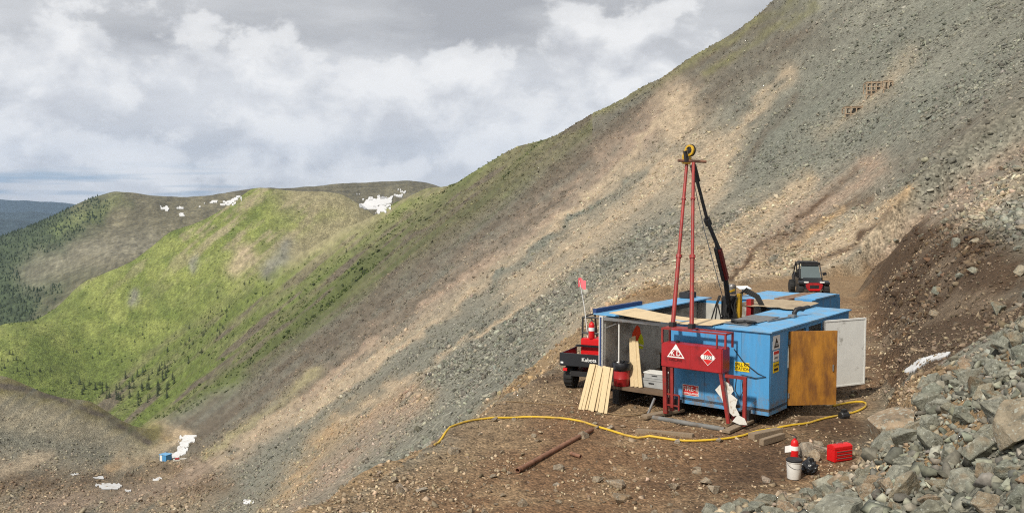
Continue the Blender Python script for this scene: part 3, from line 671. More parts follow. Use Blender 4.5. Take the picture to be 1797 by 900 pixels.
M = dict(
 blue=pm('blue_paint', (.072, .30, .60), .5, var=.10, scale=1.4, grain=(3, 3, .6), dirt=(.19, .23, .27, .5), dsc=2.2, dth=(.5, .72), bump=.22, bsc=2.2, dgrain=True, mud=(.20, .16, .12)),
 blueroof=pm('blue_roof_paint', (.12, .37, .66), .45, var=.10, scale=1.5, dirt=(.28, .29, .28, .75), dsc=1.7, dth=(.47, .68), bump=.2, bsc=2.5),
 darkblue=pm('dark_blue_trim', (.022, .045, .14), .5),
 inner=pm('grey_lining', (.48, .47, .43), .75, var=.15, dirt=(.16, .13, .10, .7), dsc=2.),
 white=pm('white_painted_metal', (.72, .72, .69), .55, var=.05, dirt=(.20, .18, .15, .75), dsc=3.4, dth=(.60, .70)),
 ply=pm('orange_plywood', (.42, .185, .026), .6, var=.16, scale=2.2, grain=(2.2, 2.2, .7), dirt=(.15, .062, .022, .9), dsc=1.5, dth=(.40, .64), bump=.15, dgrain=True),
 plytan=pm('pale_plywood', (.64, .50, .31), .7, var=.08, scale=2., grain=(1, 4, 1), dirt=(.34, .26, .17, .5), dsc=2.5),
 plyold=pm('weathered_plywood', (.38, .30, .20), .75, var=.15, scale=2., grain=(1, 4, 1), dirt=(.22, .17, .12, .7), dsc=1.8),
 pine=pm('fresh_pine', (.60, .47, .28), .7, var=.12, scale=4., grain=(14, 14, 1.)),
 timber=pm('grey_timber', (.25, .19, .13), .85, var=.25, scale=4., grain=(2, 14, 14), bump=.3),
 floorw=pm('dirty_plywood_floor', (.14, .095, .062), .85, var=.25),
 red=pm('red_paint', (.36, .018, .022), .42, var=.12, scale=2., dirt=(.10, .012, .012, .6), dsc=3.),
 redleg=pm('red_steel', (.27, .028, .024), .5, var=.25, scale=4., dirt=(.12, .05, .035, .8), dsc=6.),
 brightred=pm('bright_red', (.62, .012, .014), .38, var=.06),
 black=pm('black_steel', (.022, .022, .024), .5, var=.3),
 rubber=pm('black_rubber', (.018, .018, .018), .75, var=.2),
 plastic=pm('black_plastic', (.016, .017, .020), .28, var=.15, spec=.5),
 darkred=pm('dark_red_steel', (.11, .012, .012), .5, var=.3),
 steel=pm('grey_steel', (.25, .25, .25), .45, .6, var=.2, dirt=(.16, .10, .06, .6), dsc=4),
 dullpipe=pm('dull_grey_pipe', (.16, .16, .155), .7, var=.2, dirt=(.14, .10, .07, .7), dsc=4),
 yellow=pm('yellow_paint', (.55, .33, .02), .45, var=.15, dirt=(.12, .08, .03, .7), dsc=7),
 hose=pm('yellow_hose', (.64, .42, .035), .5, var=.10, dirt=(.30, .20, .09, .8), dsc=1.2),
 rust=pm('rusty_pipe', (.23, .115, .072), .8, var=.3, scale=6., dirt=(.10, .06, .045, .8), dsc=5., bump=.2),
 rope=pm('brown_rope', (.22, .15, .08), .9),
 signy=pm('sign_yellow', (.85, .60, .01), .5, var=.03), signw=pm('sign_white', (.78, .78, .76), .5, var=.03), signr=pm('sign_red', (.62, .03, .03), .5, var=.03),
 ink=pm('black_ink', (.015, .015, .015), .6, var=0), inkw=pm('white_ink', (.82, .82, .80), .6, var=.03), inkr=pm('red_ink', (.60, .02, .02), .6, var=0), inkd=pm('faded_ink', (.09, .008, .008), .6, var=0),
 bucket=pm('white_pail', (.74, .73, .70), .45, var=.04, dirt=(.42, .36, .28, .6), dsc=5.),
 orange=pm('vest_orange', (.80, .075, .02), .8, var=.08), lime=pm('vest_lime', (.62, .70, .03), .8, var=.08),
 pink=pm('pink_flag', (.9, .17, .20), .7, var=.05),
 glass=pm('dark_glass', (.10, .13, .135), .12, var=.05, spec=.7),
 bin=pm('grey_bin', (.36, .37, .37), .6, var=.15, dirt=(.2, .17, .14, .6)), tank=pm('red_bin', (.36, .018, .02), .4, var=.08),
 snow=pm('old_snow', (.66, .67, .68), .8, var=.08, scale=.6, dirt=(.42, .36, .29, .7), dsc=.5, dth=(.5, .66)),
 sheet=pm('torn_white_sheet', (.60, .59, .55), .8, var=.06, dirt=(.30, .22, .14, .8), dsc=5., dth=(.55, .62)))
def text(parent, name, s, size, o, a, b, mat, lift=.004, sx=1.):
    """letters lying on a surface at o, reading along a with b up"""
    cu = bpy.data.curves.new(name, 'FONT'); cu.body = s; cu.size = size; cu.align_x = 'CENTER'; cu.align_y = 'CENTER'; cu.extrude = .001; cu.offset = size * .012
    to = bpy.data.objects.new('tmp_text', cu); COL.objects.link(to); dg = bpy.context.evaluated_depsgraph_get()
    me = bpy.data.meshes.new_from_object(to.evaluated_get(dg)); bpy.data.objects.remove(to); bpy.data.curves.remove(cu)
    a = Vector(a).normalized(); b = Vector(b).normalized(); c = a.cross(b)
    me.transform(Matrix(((a.x * sx, b.x, c.x, 0), (a.y * sx, b.y, c.y, 0), (a.z * sx, b.z, c.z, 0), (0, 0, 0, 1)))); me.transform(Matrix.Translation(Vector(o) + c * lift))
    me.materials.clear(); me.materials.append(mat); ob = bpy.data.objects.new(name, me); COL.objects.link(ob); ob.parent = parent; return ob
def hgt(x, y): return float(hfast(x, y))
def gp(px, py, z=0.):
    p = onz(px, py, z); return (p[0], p[1], hgt(p[0], p[1]))
DS = np.geomspace(12, 4200, 700)
def rayhit(pxs, pys):
    """where lines of sight meet the land"""
    out = []
    for a, b in zip(pxs, pys):
        r = ray(a, b); zz = CH + r[2] * DS; h = hfast(r[0] * DS, DS); k = np.argmax(h > zz)
        if k == 0: k = len(DS) - 1
        g0 = zz[k - 1] - h[k - 1]; g1 = zz[k] - h[k]; t = g0 / (g0 - g1 + 1e-9); d = DS[k - 1] + (DS[k] - DS[k - 1]) * t
        out.append((r[0] * d, d, CH + r[2] * d))
    return np.array(out)

# ---------------------------------------------------------------- the drill shack
A0 = onz(1349, 730, .3)[:2]; TH = R(51.5); EX = np.array([math.cos(TH), math.sin(TH)]); EY = np.array([-math.sin(TH), math.cos(TH)])
def SW(X, Y, Z): q = A0 + EX * X + EY * Y; return np.array([q[0], q[1], Z])           # shack frame -> world
def SL(P): v = np.array(P)[:2] - A0; return (float(v @ EX), float(v @ EY), float(P[2]))
def LF(px, py, X=0.):                                                                    # photo pixel -> plane X = const of the shack frame
    r = ray(px, py); o = np.array([0, 0, CH]); n = np.array([EX[0], EX[1], 0]); return SL(o + r * (((SW(X, 0, 0) - o) @ n) / (r @ n)))
SLOC = (A0[0], A0[1], 0.0)
def sthing(name, label, cat, group=None): return thing(name, label, cat, SLOC, TH, group)
LX, LY, Z0, Z1 = 5.5, 4.75, .30, 2.28
S = sthing('drill_shack', 'big blue metal drill shack with open roof hatch and doors standing open', 'shack')
fl = MB().box(.0, LX, .0, LY, .39, .46).build('floor', M['floorw'], S)
for y in (.55, 2.4, 4.2): MB().box(-.1, LX + .1, y - .1, y + .1, .03, .388).build('skid', M['black'], S)
def wallp(x0, x1, y0, y1, z0=Z0, z1=Z1, mat='blue'): return MB().box(x0, x1, y0, y1, z0, z1).build('wall_panel', M[mat], S)
wallp(0, .05, .004, .72); wallp(0, .05, .726, 1.68); wallp(0, .05, 1.686, 2.63)
MB().box(.052, .07, .06, 2.6, .47, 2.2).build('lining', M['inner'], S)
wallp(.052, 1.10, 0, .05); wallp(2.28, 2.45, 0, .05); wallp(3.46, 4.48, 0, .05); wallp(4.486, LX, 0, .05)
wallp(1.10, 2.28, .002, .05, 2.17, Z1); wallp(2.45, 3.46, .002, .05, 2.17, Z1)
wallp(.3, 2.0, LY - .05, LY); wallp(2.006, 3.9, LY - .05, LY); wallp(3.906, LX, LY - .05, LY)
MB().box(.12, LX - .06, LY - .07, LY - .052, .47, 2.2).build('lining', M['inner'], S)
wallp(LX - .05, LX, .052, LY - .052)
MB().box(LX - .07, LX - .052, .06, LY - .08, .47, 2.2).build('lining', M['inner'], S)
MB().box(0, .07, LY - .06, LY + .06, .38, 2.3).build('corner_post', M['white'], S)
MB().box(-.012, -.002, LY - .02, LY + .03, .42, 2.28).build('corner_trim', M['darkblue'], S)
MB().box(0, .30, LY - .052, LY - .002, .46, 2.28).build('wing_panel', M['white'], S)
MB().tube([(.12, 4.25, .46), (.12, 4.25, 2.28)], .02).build('prop_pole', M['white'], S)
MB().tube([(.1, 4.66, 1.98), (.12, 4.0, 2.26)], .02).build('brace', M['steel'], S)
# roof: blue sheets round an open hatch
def roofp(poly, z, mat='blueroof', t=.035, tilt=None, name='roof_panel'):
    m = MB().prism(poly, (0, 0, z), (1, 0, 0), (0, 1, 0), (0, 0, 1), t); return m.build(name, M[mat], S)
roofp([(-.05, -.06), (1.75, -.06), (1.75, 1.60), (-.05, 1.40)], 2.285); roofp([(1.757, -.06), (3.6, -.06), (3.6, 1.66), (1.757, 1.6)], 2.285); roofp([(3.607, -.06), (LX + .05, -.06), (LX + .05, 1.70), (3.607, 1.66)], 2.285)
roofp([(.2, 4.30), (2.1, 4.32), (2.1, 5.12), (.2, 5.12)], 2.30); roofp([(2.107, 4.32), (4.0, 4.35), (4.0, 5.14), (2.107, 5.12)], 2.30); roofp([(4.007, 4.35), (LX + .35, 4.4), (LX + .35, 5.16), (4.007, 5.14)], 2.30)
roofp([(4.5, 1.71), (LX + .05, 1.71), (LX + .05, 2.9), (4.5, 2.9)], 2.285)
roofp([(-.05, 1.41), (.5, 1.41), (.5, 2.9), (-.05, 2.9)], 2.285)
MB().box(.02, .12, 2.64, 4.70, 2.20, 2.275).build('header_beam', M['steel'], S)
MB().box(.25, 2.7, 5.06, 5.17, 2.337, 2.45).build('eave_board', M['darkblue'], S)
for y in (1.62, 4.36): MB().box(.6, 4.5, y - .03, y + .03, 2.18, 2.283).build('hatch_beam', M['black'], S)
# doors
def door(name, hinge, end, z0, z1, mat, label, inset=None):
    hx, hy, _ = hinge; d = Vector((end[0] - hx, end[1] - hy, 0)); L_ = d.length; d /= L_; n = Vector((-d.y, d.x, 0))
    o = MB().prism([(0, z0), (L_, z0), (L_, z1), (0, z1)], (hx, hy, 0), d, (0, 0, 1), n, .04).build(name, M[mat], S); o['label'] = label
    for z in (z0 + .25, z1 - .25): MB().tube([(hx, hy, z - .06), (hx, hy, z + .06)], .022).build('hinge', M['steel'], o)
    return o, d, n, L_
e1 = SL(onz(1470, 580, 2.20)); e2 = SL(onz(1520, 557, 2.22))
d1, a1, n1_, w1 = door('door', (1.12, -.03, 0), e1, .36, 2.20, 'ply', 'orange varnished plywood door swung open')
MB().bar((1.12 + a1.x * (w1 - .1) + n1_.x * -.02, -.03 + a1.y * (w1 - .1) + n1_.y * -.02, 1.2), (1.12 + a1.x * (w1 - .1) + n1_.x * -.02, -.03 + a1.y * (w1 - .1) + n1_.y * -.02, 1.36), .03).build('handle', M['steel'], d1)
d2, a2, n2_, w2 = door('door', (3.44, -.03, 0), e2, .40, 2.22, 'white', 'white metal door swung open with scuffed lower corner')
o2 = Vector((3.44, -.03, 0))
for (za, zb, xa, xb) in ((.40, .44, 0, w2), (2.18, 2.22, 0, w2), (.44, 2.18, 0, .04), (.44, 2.18, w2 - .04, w2)):
    MB().prism([(xa, za), (xb, za), (xb, zb), (xa, zb)], o2 - n2_ * .012, a2, (0, 0, 1), n2_, .011).build('rim', M['white'], d2)
# signs on the shack (parts)
def sign(px0, py0, px1, py1, mat, X=-.004, name='sign'):
    a = LF(px0, py0, X); b = LF(px1, py1, X); y1, y0 = a[1], b[1]; z1, z0 = a[2], b[2]
    o = MB().box(X - .006, X, y0, y1, z0, z1).build(name, M[mat], S); return o, (X - .006, (y0 + y1) / 2, (z0 + z1) / 2), y1 - y0, z1 - z0
FA, FB = (0, -1, 0), (0, 0, 1)
o, c, w_, h_ = sign(1290, 634, 1315, 653, 'signy')
text(o, 'lettering', 'SPILL KIT', h_ * .46, (c[0], c[1], c[2] + h_ * .22), FA, FB, M['ink'], sx=.92); text(o, 'lettering', 'STATION', h_ * .46, (c[0], c[1], c[2] - h_ * .22), FA, FB, M['ink'], sx=.92)
o, c, w_, h_ = sign(1198, 673, 1226, 696, 'signw')
MB().box(c[0] - .003, c[0] - .0005, c[1] - w_ * .46, c[1] + w_ * .46, c[2] - h_ * .45, c[2] + h_ * .45).build('border', M['signr'], o)
text(o, 'lettering', 'FIRE-II', h_ * .60, (c[0] - .003, c[1], c[2] + h_ * .12), FA, FB, M['inkw'], sx=1.05); text(o, 'lettering', 'EXTINGUISHER', h_ * .24, (c[0] - .003, c[1], c[2] - h_ * .30), FA, FB, M['inkw'], sx=1.)
def rsign(x0, x1, z0, z1, mat): return MB().box(x0, x1, -.007, -.002, z0, z1).build('sign', M[mat], S)
RA = (1, 0, 0)
o = rsign(.16, .58, 1.86, 2.19, 'signw'); TRI = [(-.12, 0), (.12, 0), (0, .2)]
MB().prism([(.37 + x * 1.25, 1.90 + z * 1.2) for x, z in TRI], (0, -.0075, 0), (1, 0, 0), (0, 0, 1), (0, -1, 0), .002).build('emblem', M['ink'], o)
text(o, 'lettering', 'KD', .10, (.37, -.0098, 1.97), RA, FB, M['inkw'])
o = rsign(.20, .54, 1.57, 1.83, 'signw'); MB().box(.22, .52, -.010, -.0072, 1.74, 1.81).build('band', M['signr'], o); text(o, 'lettering', 'NOTICE', .06, (.37, -.0072, 1.65), RA, FB, M['ink'])
o = rsign(.20, .54, 1.30, 1.55, 'signy'); text(o, 'lettering', 'CAUTION', .07, (.37, -.0072, 1.47), RA, FB, M['ink']); MB().box(.25, .49, -.0095, -.0072, 1.34, 1.40).build('band', M['ink'], o)
# cable along the front
MB().tube([LF(1288, 612, -.02), LF(1305, 635, -.03), LF(1330, 655, -.02), LF(1344, 661, -.02), LF(1325, 663, -.03), LF(1300, 657, -.04)], .010, 6).build('cable', M['rubber'], S)

# ---------------------------------------------------------------- red tank on its steel frame in front of the shack
T = sthing('fuel_tank', 'dark red fuel tank with white triangle logo on a red steel stand', 'tank')
MB().box(-.66, -.24, .90, 2.54, 1.30, 1.90).build('tank_body', M['red'], T, bevel=.02)
MB().box(-.664, -.66, 1.74, 1.752, 1.32, 1.88).build('seam', M['redleg'], T)
MB().lathe([(.05, 0), (.05, .05), (.03, .06)], (-.45, 2.2, 1.9), 12).build('filler_cap', M['black'], T)
for y in (.83, 2.52):
    for x in (-.64, -.26): MB().bar((x, y, 1.90), (x, y, 2.24), .045).build('rail_post', M['redleg'], T)
MB().bar((-.64, 1.05, 1.90), (-.64, 1.05, 2.22), .035).build('rail_post', M['redleg'], T)
for (p, q) in (((-.64, .81, 2.25), (-.64, 2.54, 2.25)), ((-.26, .81, 2.25), (-.26, 2.54, 2.25)), ((-.64, .83, 2.249), (-.26, .83, 2.249)), ((-.64, 2.52, 2.249), (-.26, 2.52, 2.249))): MB().bar(p, q, .04).build('rail', M['redleg'], T)
MB().box(-.62, -.28, 1.72, 2.50, 2.273, 2.285).build('step_plate', M['redleg'], T)
for (p, q, w_) in (((-.6, 2.46, 1.3), (-.6, 2.42, .13), .10), ((-.3, 2.46, 1.3), (-.3, 2.42, .13), .09), ((-.6, 2.26, 1.3), (-.6, 2.24, .30), .07), ((-.6, .96, 1.3), (-.6, .74, .13), .075), ((-.3, .96, 1.3), (-.3, .74, .13), .07), ((-.6, .34, 1.28), (-.6, .34, .13), .075)):
    MB().bar(p, q, w_).build('leg', M['redleg'], T)
MB().bar((-.6, .84, 1.26), (-.6, .30, 1.26), .07).build('arm', M['redleg'], T)
for z in (.35, .62): MB().bar((-.6, 2.42, z), (-.6, 2.06, z), .035).build('rung', M['redleg'], T)
MB().bar((-.6, 2.06, .24), (-.6, 2.06, .62), .035).build('rung_post', M['redleg'], T)
MB().tube([(-.62, .55, 1.25), (-.66, .56, .95), (-.64, .45, .78), (-.62, .38, .95), (-.6, .42, 1.22)], .012, 6).build('hose', M['rubber'], T)
TF = -.664
lg = MB().prism([(-.24, 0), (.24, 0), (0, .34)], (TF, 2.13, 1.56), (0, -1, 0), (0, 0, 1), (-1, 0, 0), .003).build('logo', M['inkw'], T)
MB().prism([(-.19, .03), (.19, .03), (.075, .19), (-.075, .19)], (TF - .003, 2.13, 1.56), (0, -1, 0), (0, 0, 1), (-1, 0, 0), .002).build('logo_field', M['red'], lg)
text(lg, 'lettering', 'K', .17, (TF - .005, 2.215, 1.665), FA, FB, M['inkw'], .002); text(lg, 'lettering', 'D', .17, (TF - .005, 2.055, 1.665), FA, FB, M['inkw'], .002)
text(lg, 'lettering', 'DRILLING', .075, (TF, 2.13, 1.50), FA, FB, M['inkd'], .003, 1.1)
pl = MB().prism([(-.2, 0), (0, -.2), (.2, 0), (0, .2)], (TF, 1.27, 1.66), (0, -1, 0), (0, 0, 1), (-1, 0, 0), .003).build('placard', M['inkw'], T)
MB().prism([(-.185, 0), (0, -.185), (.185, 0), (0, .185)], (TF - .003, 1.27, 1.66), (0, -1, 0), (0, 0, 1), (-1, 0, 0), .002).build('placard_field', M['inkr'], pl)
MB().box(TF - .0075, TF - .005, 1.27 - .17, 1.27 + .17, 1.61, 1.71).build('number_plate', M['inkw'], pl)
text(pl, 'lettering', '1202', .12, (TF - .0075, 1.27, 1.66), FA, FB, M['ink'], .001)
# torn white sheet leaning on the stand
tw = MB().prism([(.02,.55),(.14,.80),(.26,.70),(.29,.58),(.26,.50),(.36,.40),(.34,.22),(.41,.05),(.32,0),(.22,.12),(.12,.38)], (-.52, 1.22, .30), (0, -1.75, 0), (.18, 0, 1.0), (-1, 0, 0), .006).build('torn_sheet', M['sheet'])
tw.location = SLOC; tw.rotation_euler = (0, 0, TH); tag(tw, 'torn white sheet hanging below the red tank stand', 'sheet')
tw = MB().prism([(0, .05), (.12, .22), (.3, .16), (.38, .02), (.2, 0)], (-.66, .62, .16), (0, -1, 0), (.15, 0, 1.0), (-1, 0, 0), .006).build('torn_sheet', M['sheet'])
tw.location = SLOC; tw.rotation_euler = (0, 0, TH); tag(tw, 'small crumpled white scrap at the foot of the red post', 'sheet')
# timbers and pipe under the frame
def beam(p, q, w_, h_, mat, name, label, cat, group=None):
    o = MB().bar(p, q, w_, h_).build(name, M[mat], bevel=.008); return tag(o, label, cat, group)
a = SW(-1.15, 2.72, .10); b = SW(.1, 2.35, .10); beam(a, b, .22, .07, 'timber', 'timber_sleeper', 'flat timber under the left legs of the red tank stand', 'timber')
a = SW(-1.25, .50, .10); b = SW(.1, .50, .10); beam(a, b, .20, .07, 'timber', 'timber_sleeper', 'flat timber under the right legs of the red tank stand', 'timber')
o = MB().tube([SW(-.98, 2.70, .07), SW(-.98, .66, .07)], .06, 12).build('steel_pipe', M['dullpipe'], smooth=True); tag(o, 'grey steel pipe lying in front of the red tank stand', 'pipe')
o = MB().tube([SW(-.88, 2.78, .08), SW(-.74, 2.66, .50)], .035, 10).build('jack_post', M['steel'], smooth=True); tag(o, 'short grey steel prop leaning at the left tank leg', 'prop')
beam(gp(1117, 752, .05), gp(1217, 766, .05), .16, .15, 'timber', 'timber_beam', 'long grey squared beam lying behind the yellow hose', 'timber')
for (q, r_, w_, lb) in (((1318, 772), (1368, 762), .20, 'thick sawn timber stub beside the yellow hose'), ((1336, 782), (1374, 770), .12, 'thin split timber stub next to a thicker one')):
    a = gp(*q); b = gp(*r_); beam((a[0], a[1], a[2] + .07), (b[0], b[1], b[2] + .07), w_, .14, 'timber', 'timber_stub', lb, 'timber')
# ---------------------------------------------------------------- drill mast
D_ = sthing('drill_mast', 'tall drill mast with two long red legs and a yellow crown sheave', 'drill mast')
top_w = at(1212, 286, 24.3); top = Vector(SL(top_w))
l1b = Vector((-.45, 2.34, 2.29)); l2b = Vector((-.45, 1.82, 2.29))
t1 = top + Vector((-.02, .10, 0)); t2 = top + Vector((.0, -.08, 0))
for b_, t_ in ((l1b, t1), (l2b, t2)):
    g = MB().tube([b_, b_.lerp(t_, .42)], .055, 10).tube([b_.lerp(t_, .41), t_], .043, 10).build('leg', M['redleg'], D_, smooth=True)
    MB().tube([b_.lerp(t_, .405), b_.lerp(t_, .425)], .075, 10).build('collar', M['redleg'], g)
    MB().tube([b_.lerp(t_, .765), b_.lerp(t_, .775)], .062, 10).build('collar', M['redleg'], g)
    MB().box(b_.x - .09, b_.x + .09, b_.y - .06, b_.y + .06, 2.288, 2.40).build('foot_clevis', M['black'], g)
cw = (EX * 0, EY)  # the crossbar lies across the view
c0_ = Vector(SL(at(1190, 282, 24.2))); c1_ = Vector(SL(at(1239, 284, 24.4)))
MB().tube([c0_, c1_], .04, 10).build('crossbar', M['rust'], D_, smooth=True)
br = Vector(SL(at(1213, 280, 24.3)))
k = MB().prism([(-.11, -.12), (.09, -.12), (.11, .03), (.03, .24), (-.05, .26), (-.11, .08)], br + Vector((-.10, .05, 0)), (c1_ - c0_).normalized(), (0, 0, 1), Vector((0, 0, 1)).cross((c1_ - c0_).normalized()), .12).build('crown_bracket', M['yellow'], D_, bevel=.01)
shv = Vector(SL(at(1210, 264, 24.2)))
va = (c1_ - c0_).normalized(); vd = Vector((0, 0, 1)).cross(va).normalized()
def wheel_ring(name, c, ax, r0, r1, wdt, mat, par, n=24):
    ax = ax.normalized(); u = ax.orthogonal().normalized(); v = ax.cross(u); m = MB(); vs = []; fs = []
    for k in range(n):
        t = 2 * math.pi * k / n; e = u * math.cos(t) + v * math.sin(t)
        for (r, s) in ((r0, -1), (r1, -1), (r1, 1), (r0, 1)): vs.append(c + e * r + ax * (s * wdt / 2))
    for k in range(n):
        a = 4 * k; b = 4 * ((k + 1) % n)
        for i in range(4): fs.append((a + i, b + i, b + (i + 1) % 4, a + (i + 1) % 4))
    return m.add(vs, fs).build(name, mat, par)
sax = (vd * .38 + va * .92).normalized()
sw_ = wheel_ring('sheave', shv, sax, .095, .145, .05, M['yellow'], D_)
for k in range(3):
    u = sax.orthogonal().normalized(); v = sax.cross(u); t = k * math.pi / 3; e = u * math.cos(t) + v * math.sin(t)
    MB().bar(shv - e * .12, shv + e * .12, .035, .03).build('spoke', M['black'], sw_)
wheel_ring('sheave_guard', shv + sax * .06, sax, .10, .16, .02, M['black'], D_)
MB().bar(shv + Vector((0, 0, -.02)) - va * .13, shv + Vector((0, 0, -.30)) - va * .08, .10, .06).build('cheek_plate', M['black'], D_)
base = Vector(SL(at(1280, 545, 26.6)))
def mp(px, py): # along the mast line
    t = (520 - py) / (520. - 290.); a = np.array(SW(*Vector(SL(at(1277, 520, 26.4))))); b = top_w; d = a[1] + (b[1] - a[1]) * t; return Vector(SL(at(px, py, d)))
MB().tube([mp(1280, 548), mp(1273, 487)], .075, 10).build('mast_base', M['black'], D_, smooth=True)
MB().bar(mp(1274, 490), mp(1261, 437), .15, .17).build('feed_cylinder_housing', M['darkred'], D_, bevel=.02)
MB().bar(mp(1271, 490), mp(1257, 433), .09, .20).build('feed_frame', M['black'], D_)
MB().tube([mp(1263, 440), mp(1242, 390)], .055, 10).build('mast_tube', M['black'], D_, smooth=True)
MB().tube([mp(1244, 394), mp(1240, 384)], .095, 10).build('mast_joint', M['black'], D_, smooth=True)
MB().tube([mp(1242, 390), mp(1222, 312)], .045, 10).build('mast_tube', M['black'], D_, smooth=True)
MB().tube([mp(1224, 318), mp(1217, 290)], .075, 10).build('mast_head', M['black'], D_, smooth=True)
MB().tube([shv + sax * -.1, Vector(SL(at(1235, 400, 25.2))), Vector(SL(at(1268, 520, 26.2)))], .012, 5).build('hoist_cable', M['steel'], D_)
MB().tube([mp(1258, 440), Vector(SL(at(1232, 345, 24.9))), mp(1220, 300)], .014, 5).build('hydraulic_line', M['rubber'], D_)
# drill head and its hoses in the hatch
H_ = sthing('drill_rig', 'black drill rig head with looping hoses standing in the open roof hatch', 'drill')
hb = Vector(SL(at(1285, 545, 26.9)))
MB().box(hb.x - .28, hb.x + .22, hb.y - .24, hb.y + .26, .46, 2.0).build('drill_body', M['black'], H_, bevel=.02)
MB().box(hb.x - .22, hb.x + .18, hb.y - .24, hb.y + .26, 2.003, 2.60).build('rotation_unit', M['black'], H_, bevel=.03)
MB().box(hb.x - .36, hb.x - .222, hb.y - .40, hb.y - .30, 1.9, 2.72).build('side_plate', M['yellow'], H_)
MB().box(hb.x - .1, hb.x + .1, hb.y - .62, hb.y - .48, 1.6, 2.55).build('valve_block', M['red'], H_)
MB().lathe([(.12, 0), (.12, .22), (.08, .28)], (hb.x, hb.y + .02, 2.662), 12).build('chuck', M['steel'], H_)
MB().bar((hb.x - .3, hb.y + .1, 2.70), (hb.x - .1, hb.y - .12, 2.80), .05).build('lever', M['yellow'], H_)
for k in range(9):
    y0 = hb.y + random.uniform(-.34, .30); y1 = y0 + random.uniform(-.25, .25); x0 = hb.x - .24 - .02 * k
    MB().tube([(x0, y0, 2.62), (x0 - .12, y0 + .03, 2.4), (x0 - .14, y1, 1.7), (x0 - .02, y1, 1.2), (x0, y1, .6)], .022, 6).build('hydraulic_hose', M['rubber'], H_, smooth=True)
for k in range(4):
    y0 = hb.y - .1 - .03 * k; MB().tube([(hb.x, y0, 2.60), (hb.x - .02, y0 - .25, 2.76 + .03 * k), (hb.x, y0 - .62, 2.60 + .02 * k), (hb.x + .05, y0 - .80, 2.30), (hb.x + .05, y0 - .82, 1.8)], .03, 7).build('hydraulic_hose', M['rubber'], H_, smooth=True)

# ---------------------------------------------------------------- things on the roof
def droop(name, x0, x1, y0, y1, z, f, mat, label, cat, nx=6, ny=14, ragged=.0):
    vs = []; fs = []
    for k, dz in enumerate((0, .014)):
        for i in range(nx + 1):
            for j in range(ny + 1):
                x = x0 + (x1 - x0) * i / nx; y = y0 + (y1 - y0) * j / ny
                if i in (0, nx): x += ragged * math.sin(j * 1.9 + i)
                vs.append((x, y, z + dz + f(i / nx, j / ny)))
    n = (nx + 1) * (ny + 1); I = lambda k, i, j: k * n + i * (ny + 1) + j
    for i in range(nx):
        for j in range(ny): fs += [(I(1, i, j), I(1, i + 1, j), I(1, i + 1, j + 1), I(1, i, j + 1)), (I(0, i, j + 1), I(0, i + 1, j + 1), I(0, i + 1, j), I(0, i, j))]
    for i in range(nx): fs += [(I(0, i, 0), I(0, i + 1, 0), I(1, i + 1, 0), I(1, i, 0)), (I(0, i + 1, ny), I(0, i, ny), I(1, i, ny), I(1, i + 1, ny))]
    for j in range(ny): fs += [(I(0, 0, j + 1), I(0, 0, j), I(1, 0, j), I(1, 0, j + 1)), (I(0, nx, j), I(0, nx, j + 1), I(1, nx, j + 1), I(1, nx, j))]
    o = MB().add(vs, fs).build(name, M[mat]); o.location = SLOC; o.rotation_euler = (0, 0, TH); return tag(o, label, cat)
droop('plywood_sheet', -.10, 1.25, 1.45, 4.42, 2.345, lambda a, b: -.05 * math.sin(b * math.pi * 1.2) + .05 * b - .03 * a * math.sin(b * 3), 'plytan', 'pale plywood sheet sagging across the front roof edge beside the red legs', 'plywood')
droop('plywood_sheet', 4.15, 5.75, .95, 2.95, 2.35, lambda a, b: .05 * a + .03 * math.sin(b * 4), 'plyold', 'weathered plywood sheet covering the back of the shack roof', 'plywood', ragged=.08)
droop('metal_sheet', .55, 2.5, .80, 1.55, 2.335, lambda a, b: .006 * math.sin(9 * a), 'steel', 'loose grey metal sheet lying on the blue roof beside the hatch', 'metal sheet')
def on_roof(name, label, cat): return sthing(name, label, cat)
o = on_roof('hose_coil', 'tangle of black hose on the front of the blue roof', 'hose')
MB().tube([(.62 + .10 * math.cos(t * .9) + .02 * t, 1.28 - .045 * t + .06 * math.sin(t * 2.1), 2.385 + .02 * math.sin(t * 1.3)) for t in np.linspace(0, 13, 46)], .022, 6).build('coil', M['rubber'], o, smooth=True)
MB().tube([(.75, 1.35, 2.385), (.85, 1.0, 2.40), (.8, .72, 2.39)], .035, 7).build('fitting', M['black'], o, smooth=True)
o = on_roof('pipe_wrench', 'long steel wrench lying on the right side of the blue roof', 'wrench')
MB().bar((1.55, .72, 2.345), (2.7, .58, 2.345), .06, .035).build('handle', M['steel'], o); MB().box(2.68, 2.9, .48, .66, 2.325, 2.40).build('jaw', M['steel'], o, bevel=.01)
o = on_roof('exhaust_pipe', 'black bent exhaust pipe standing out of the blue roof', 'exhaust')
p = Vector((3.05, .62, 0)); MB().tube([p + Vector((0, 0, 2.32)), p + Vector((0, 0, 2.42)), p + Vector((.06, -.03, 2.50)), p + Vector((.18, -.08, 2.52)), p + Vector((.30, -.12, 2.50))], .065, 10).build('elbow', M['black'], o, smooth=True)
MB().bar(p + Vector((.30, -.12, 2.55)), p + Vector((.48, -.2, 2.58)), .09, .02).build('rain_flap', M['black'], o); MB().lathe([(.11, 0), (.11, .012)], (p.x, p.y, 2.32), 14).build('flange', M['steel'], o)
o = on_roof('equipment_case', 'black equipment case on the far left edge of the shack roof', 'case')
MB().box(5.0, 5.5, 4.75, 5.1, 2.336, 2.52).build('case_body', M['black'], o, bevel=.015); MB().bar((5.0, 4.9, 2.55), (5.5, 4.9, 2.55), .03).build('handle', M['black'], o)

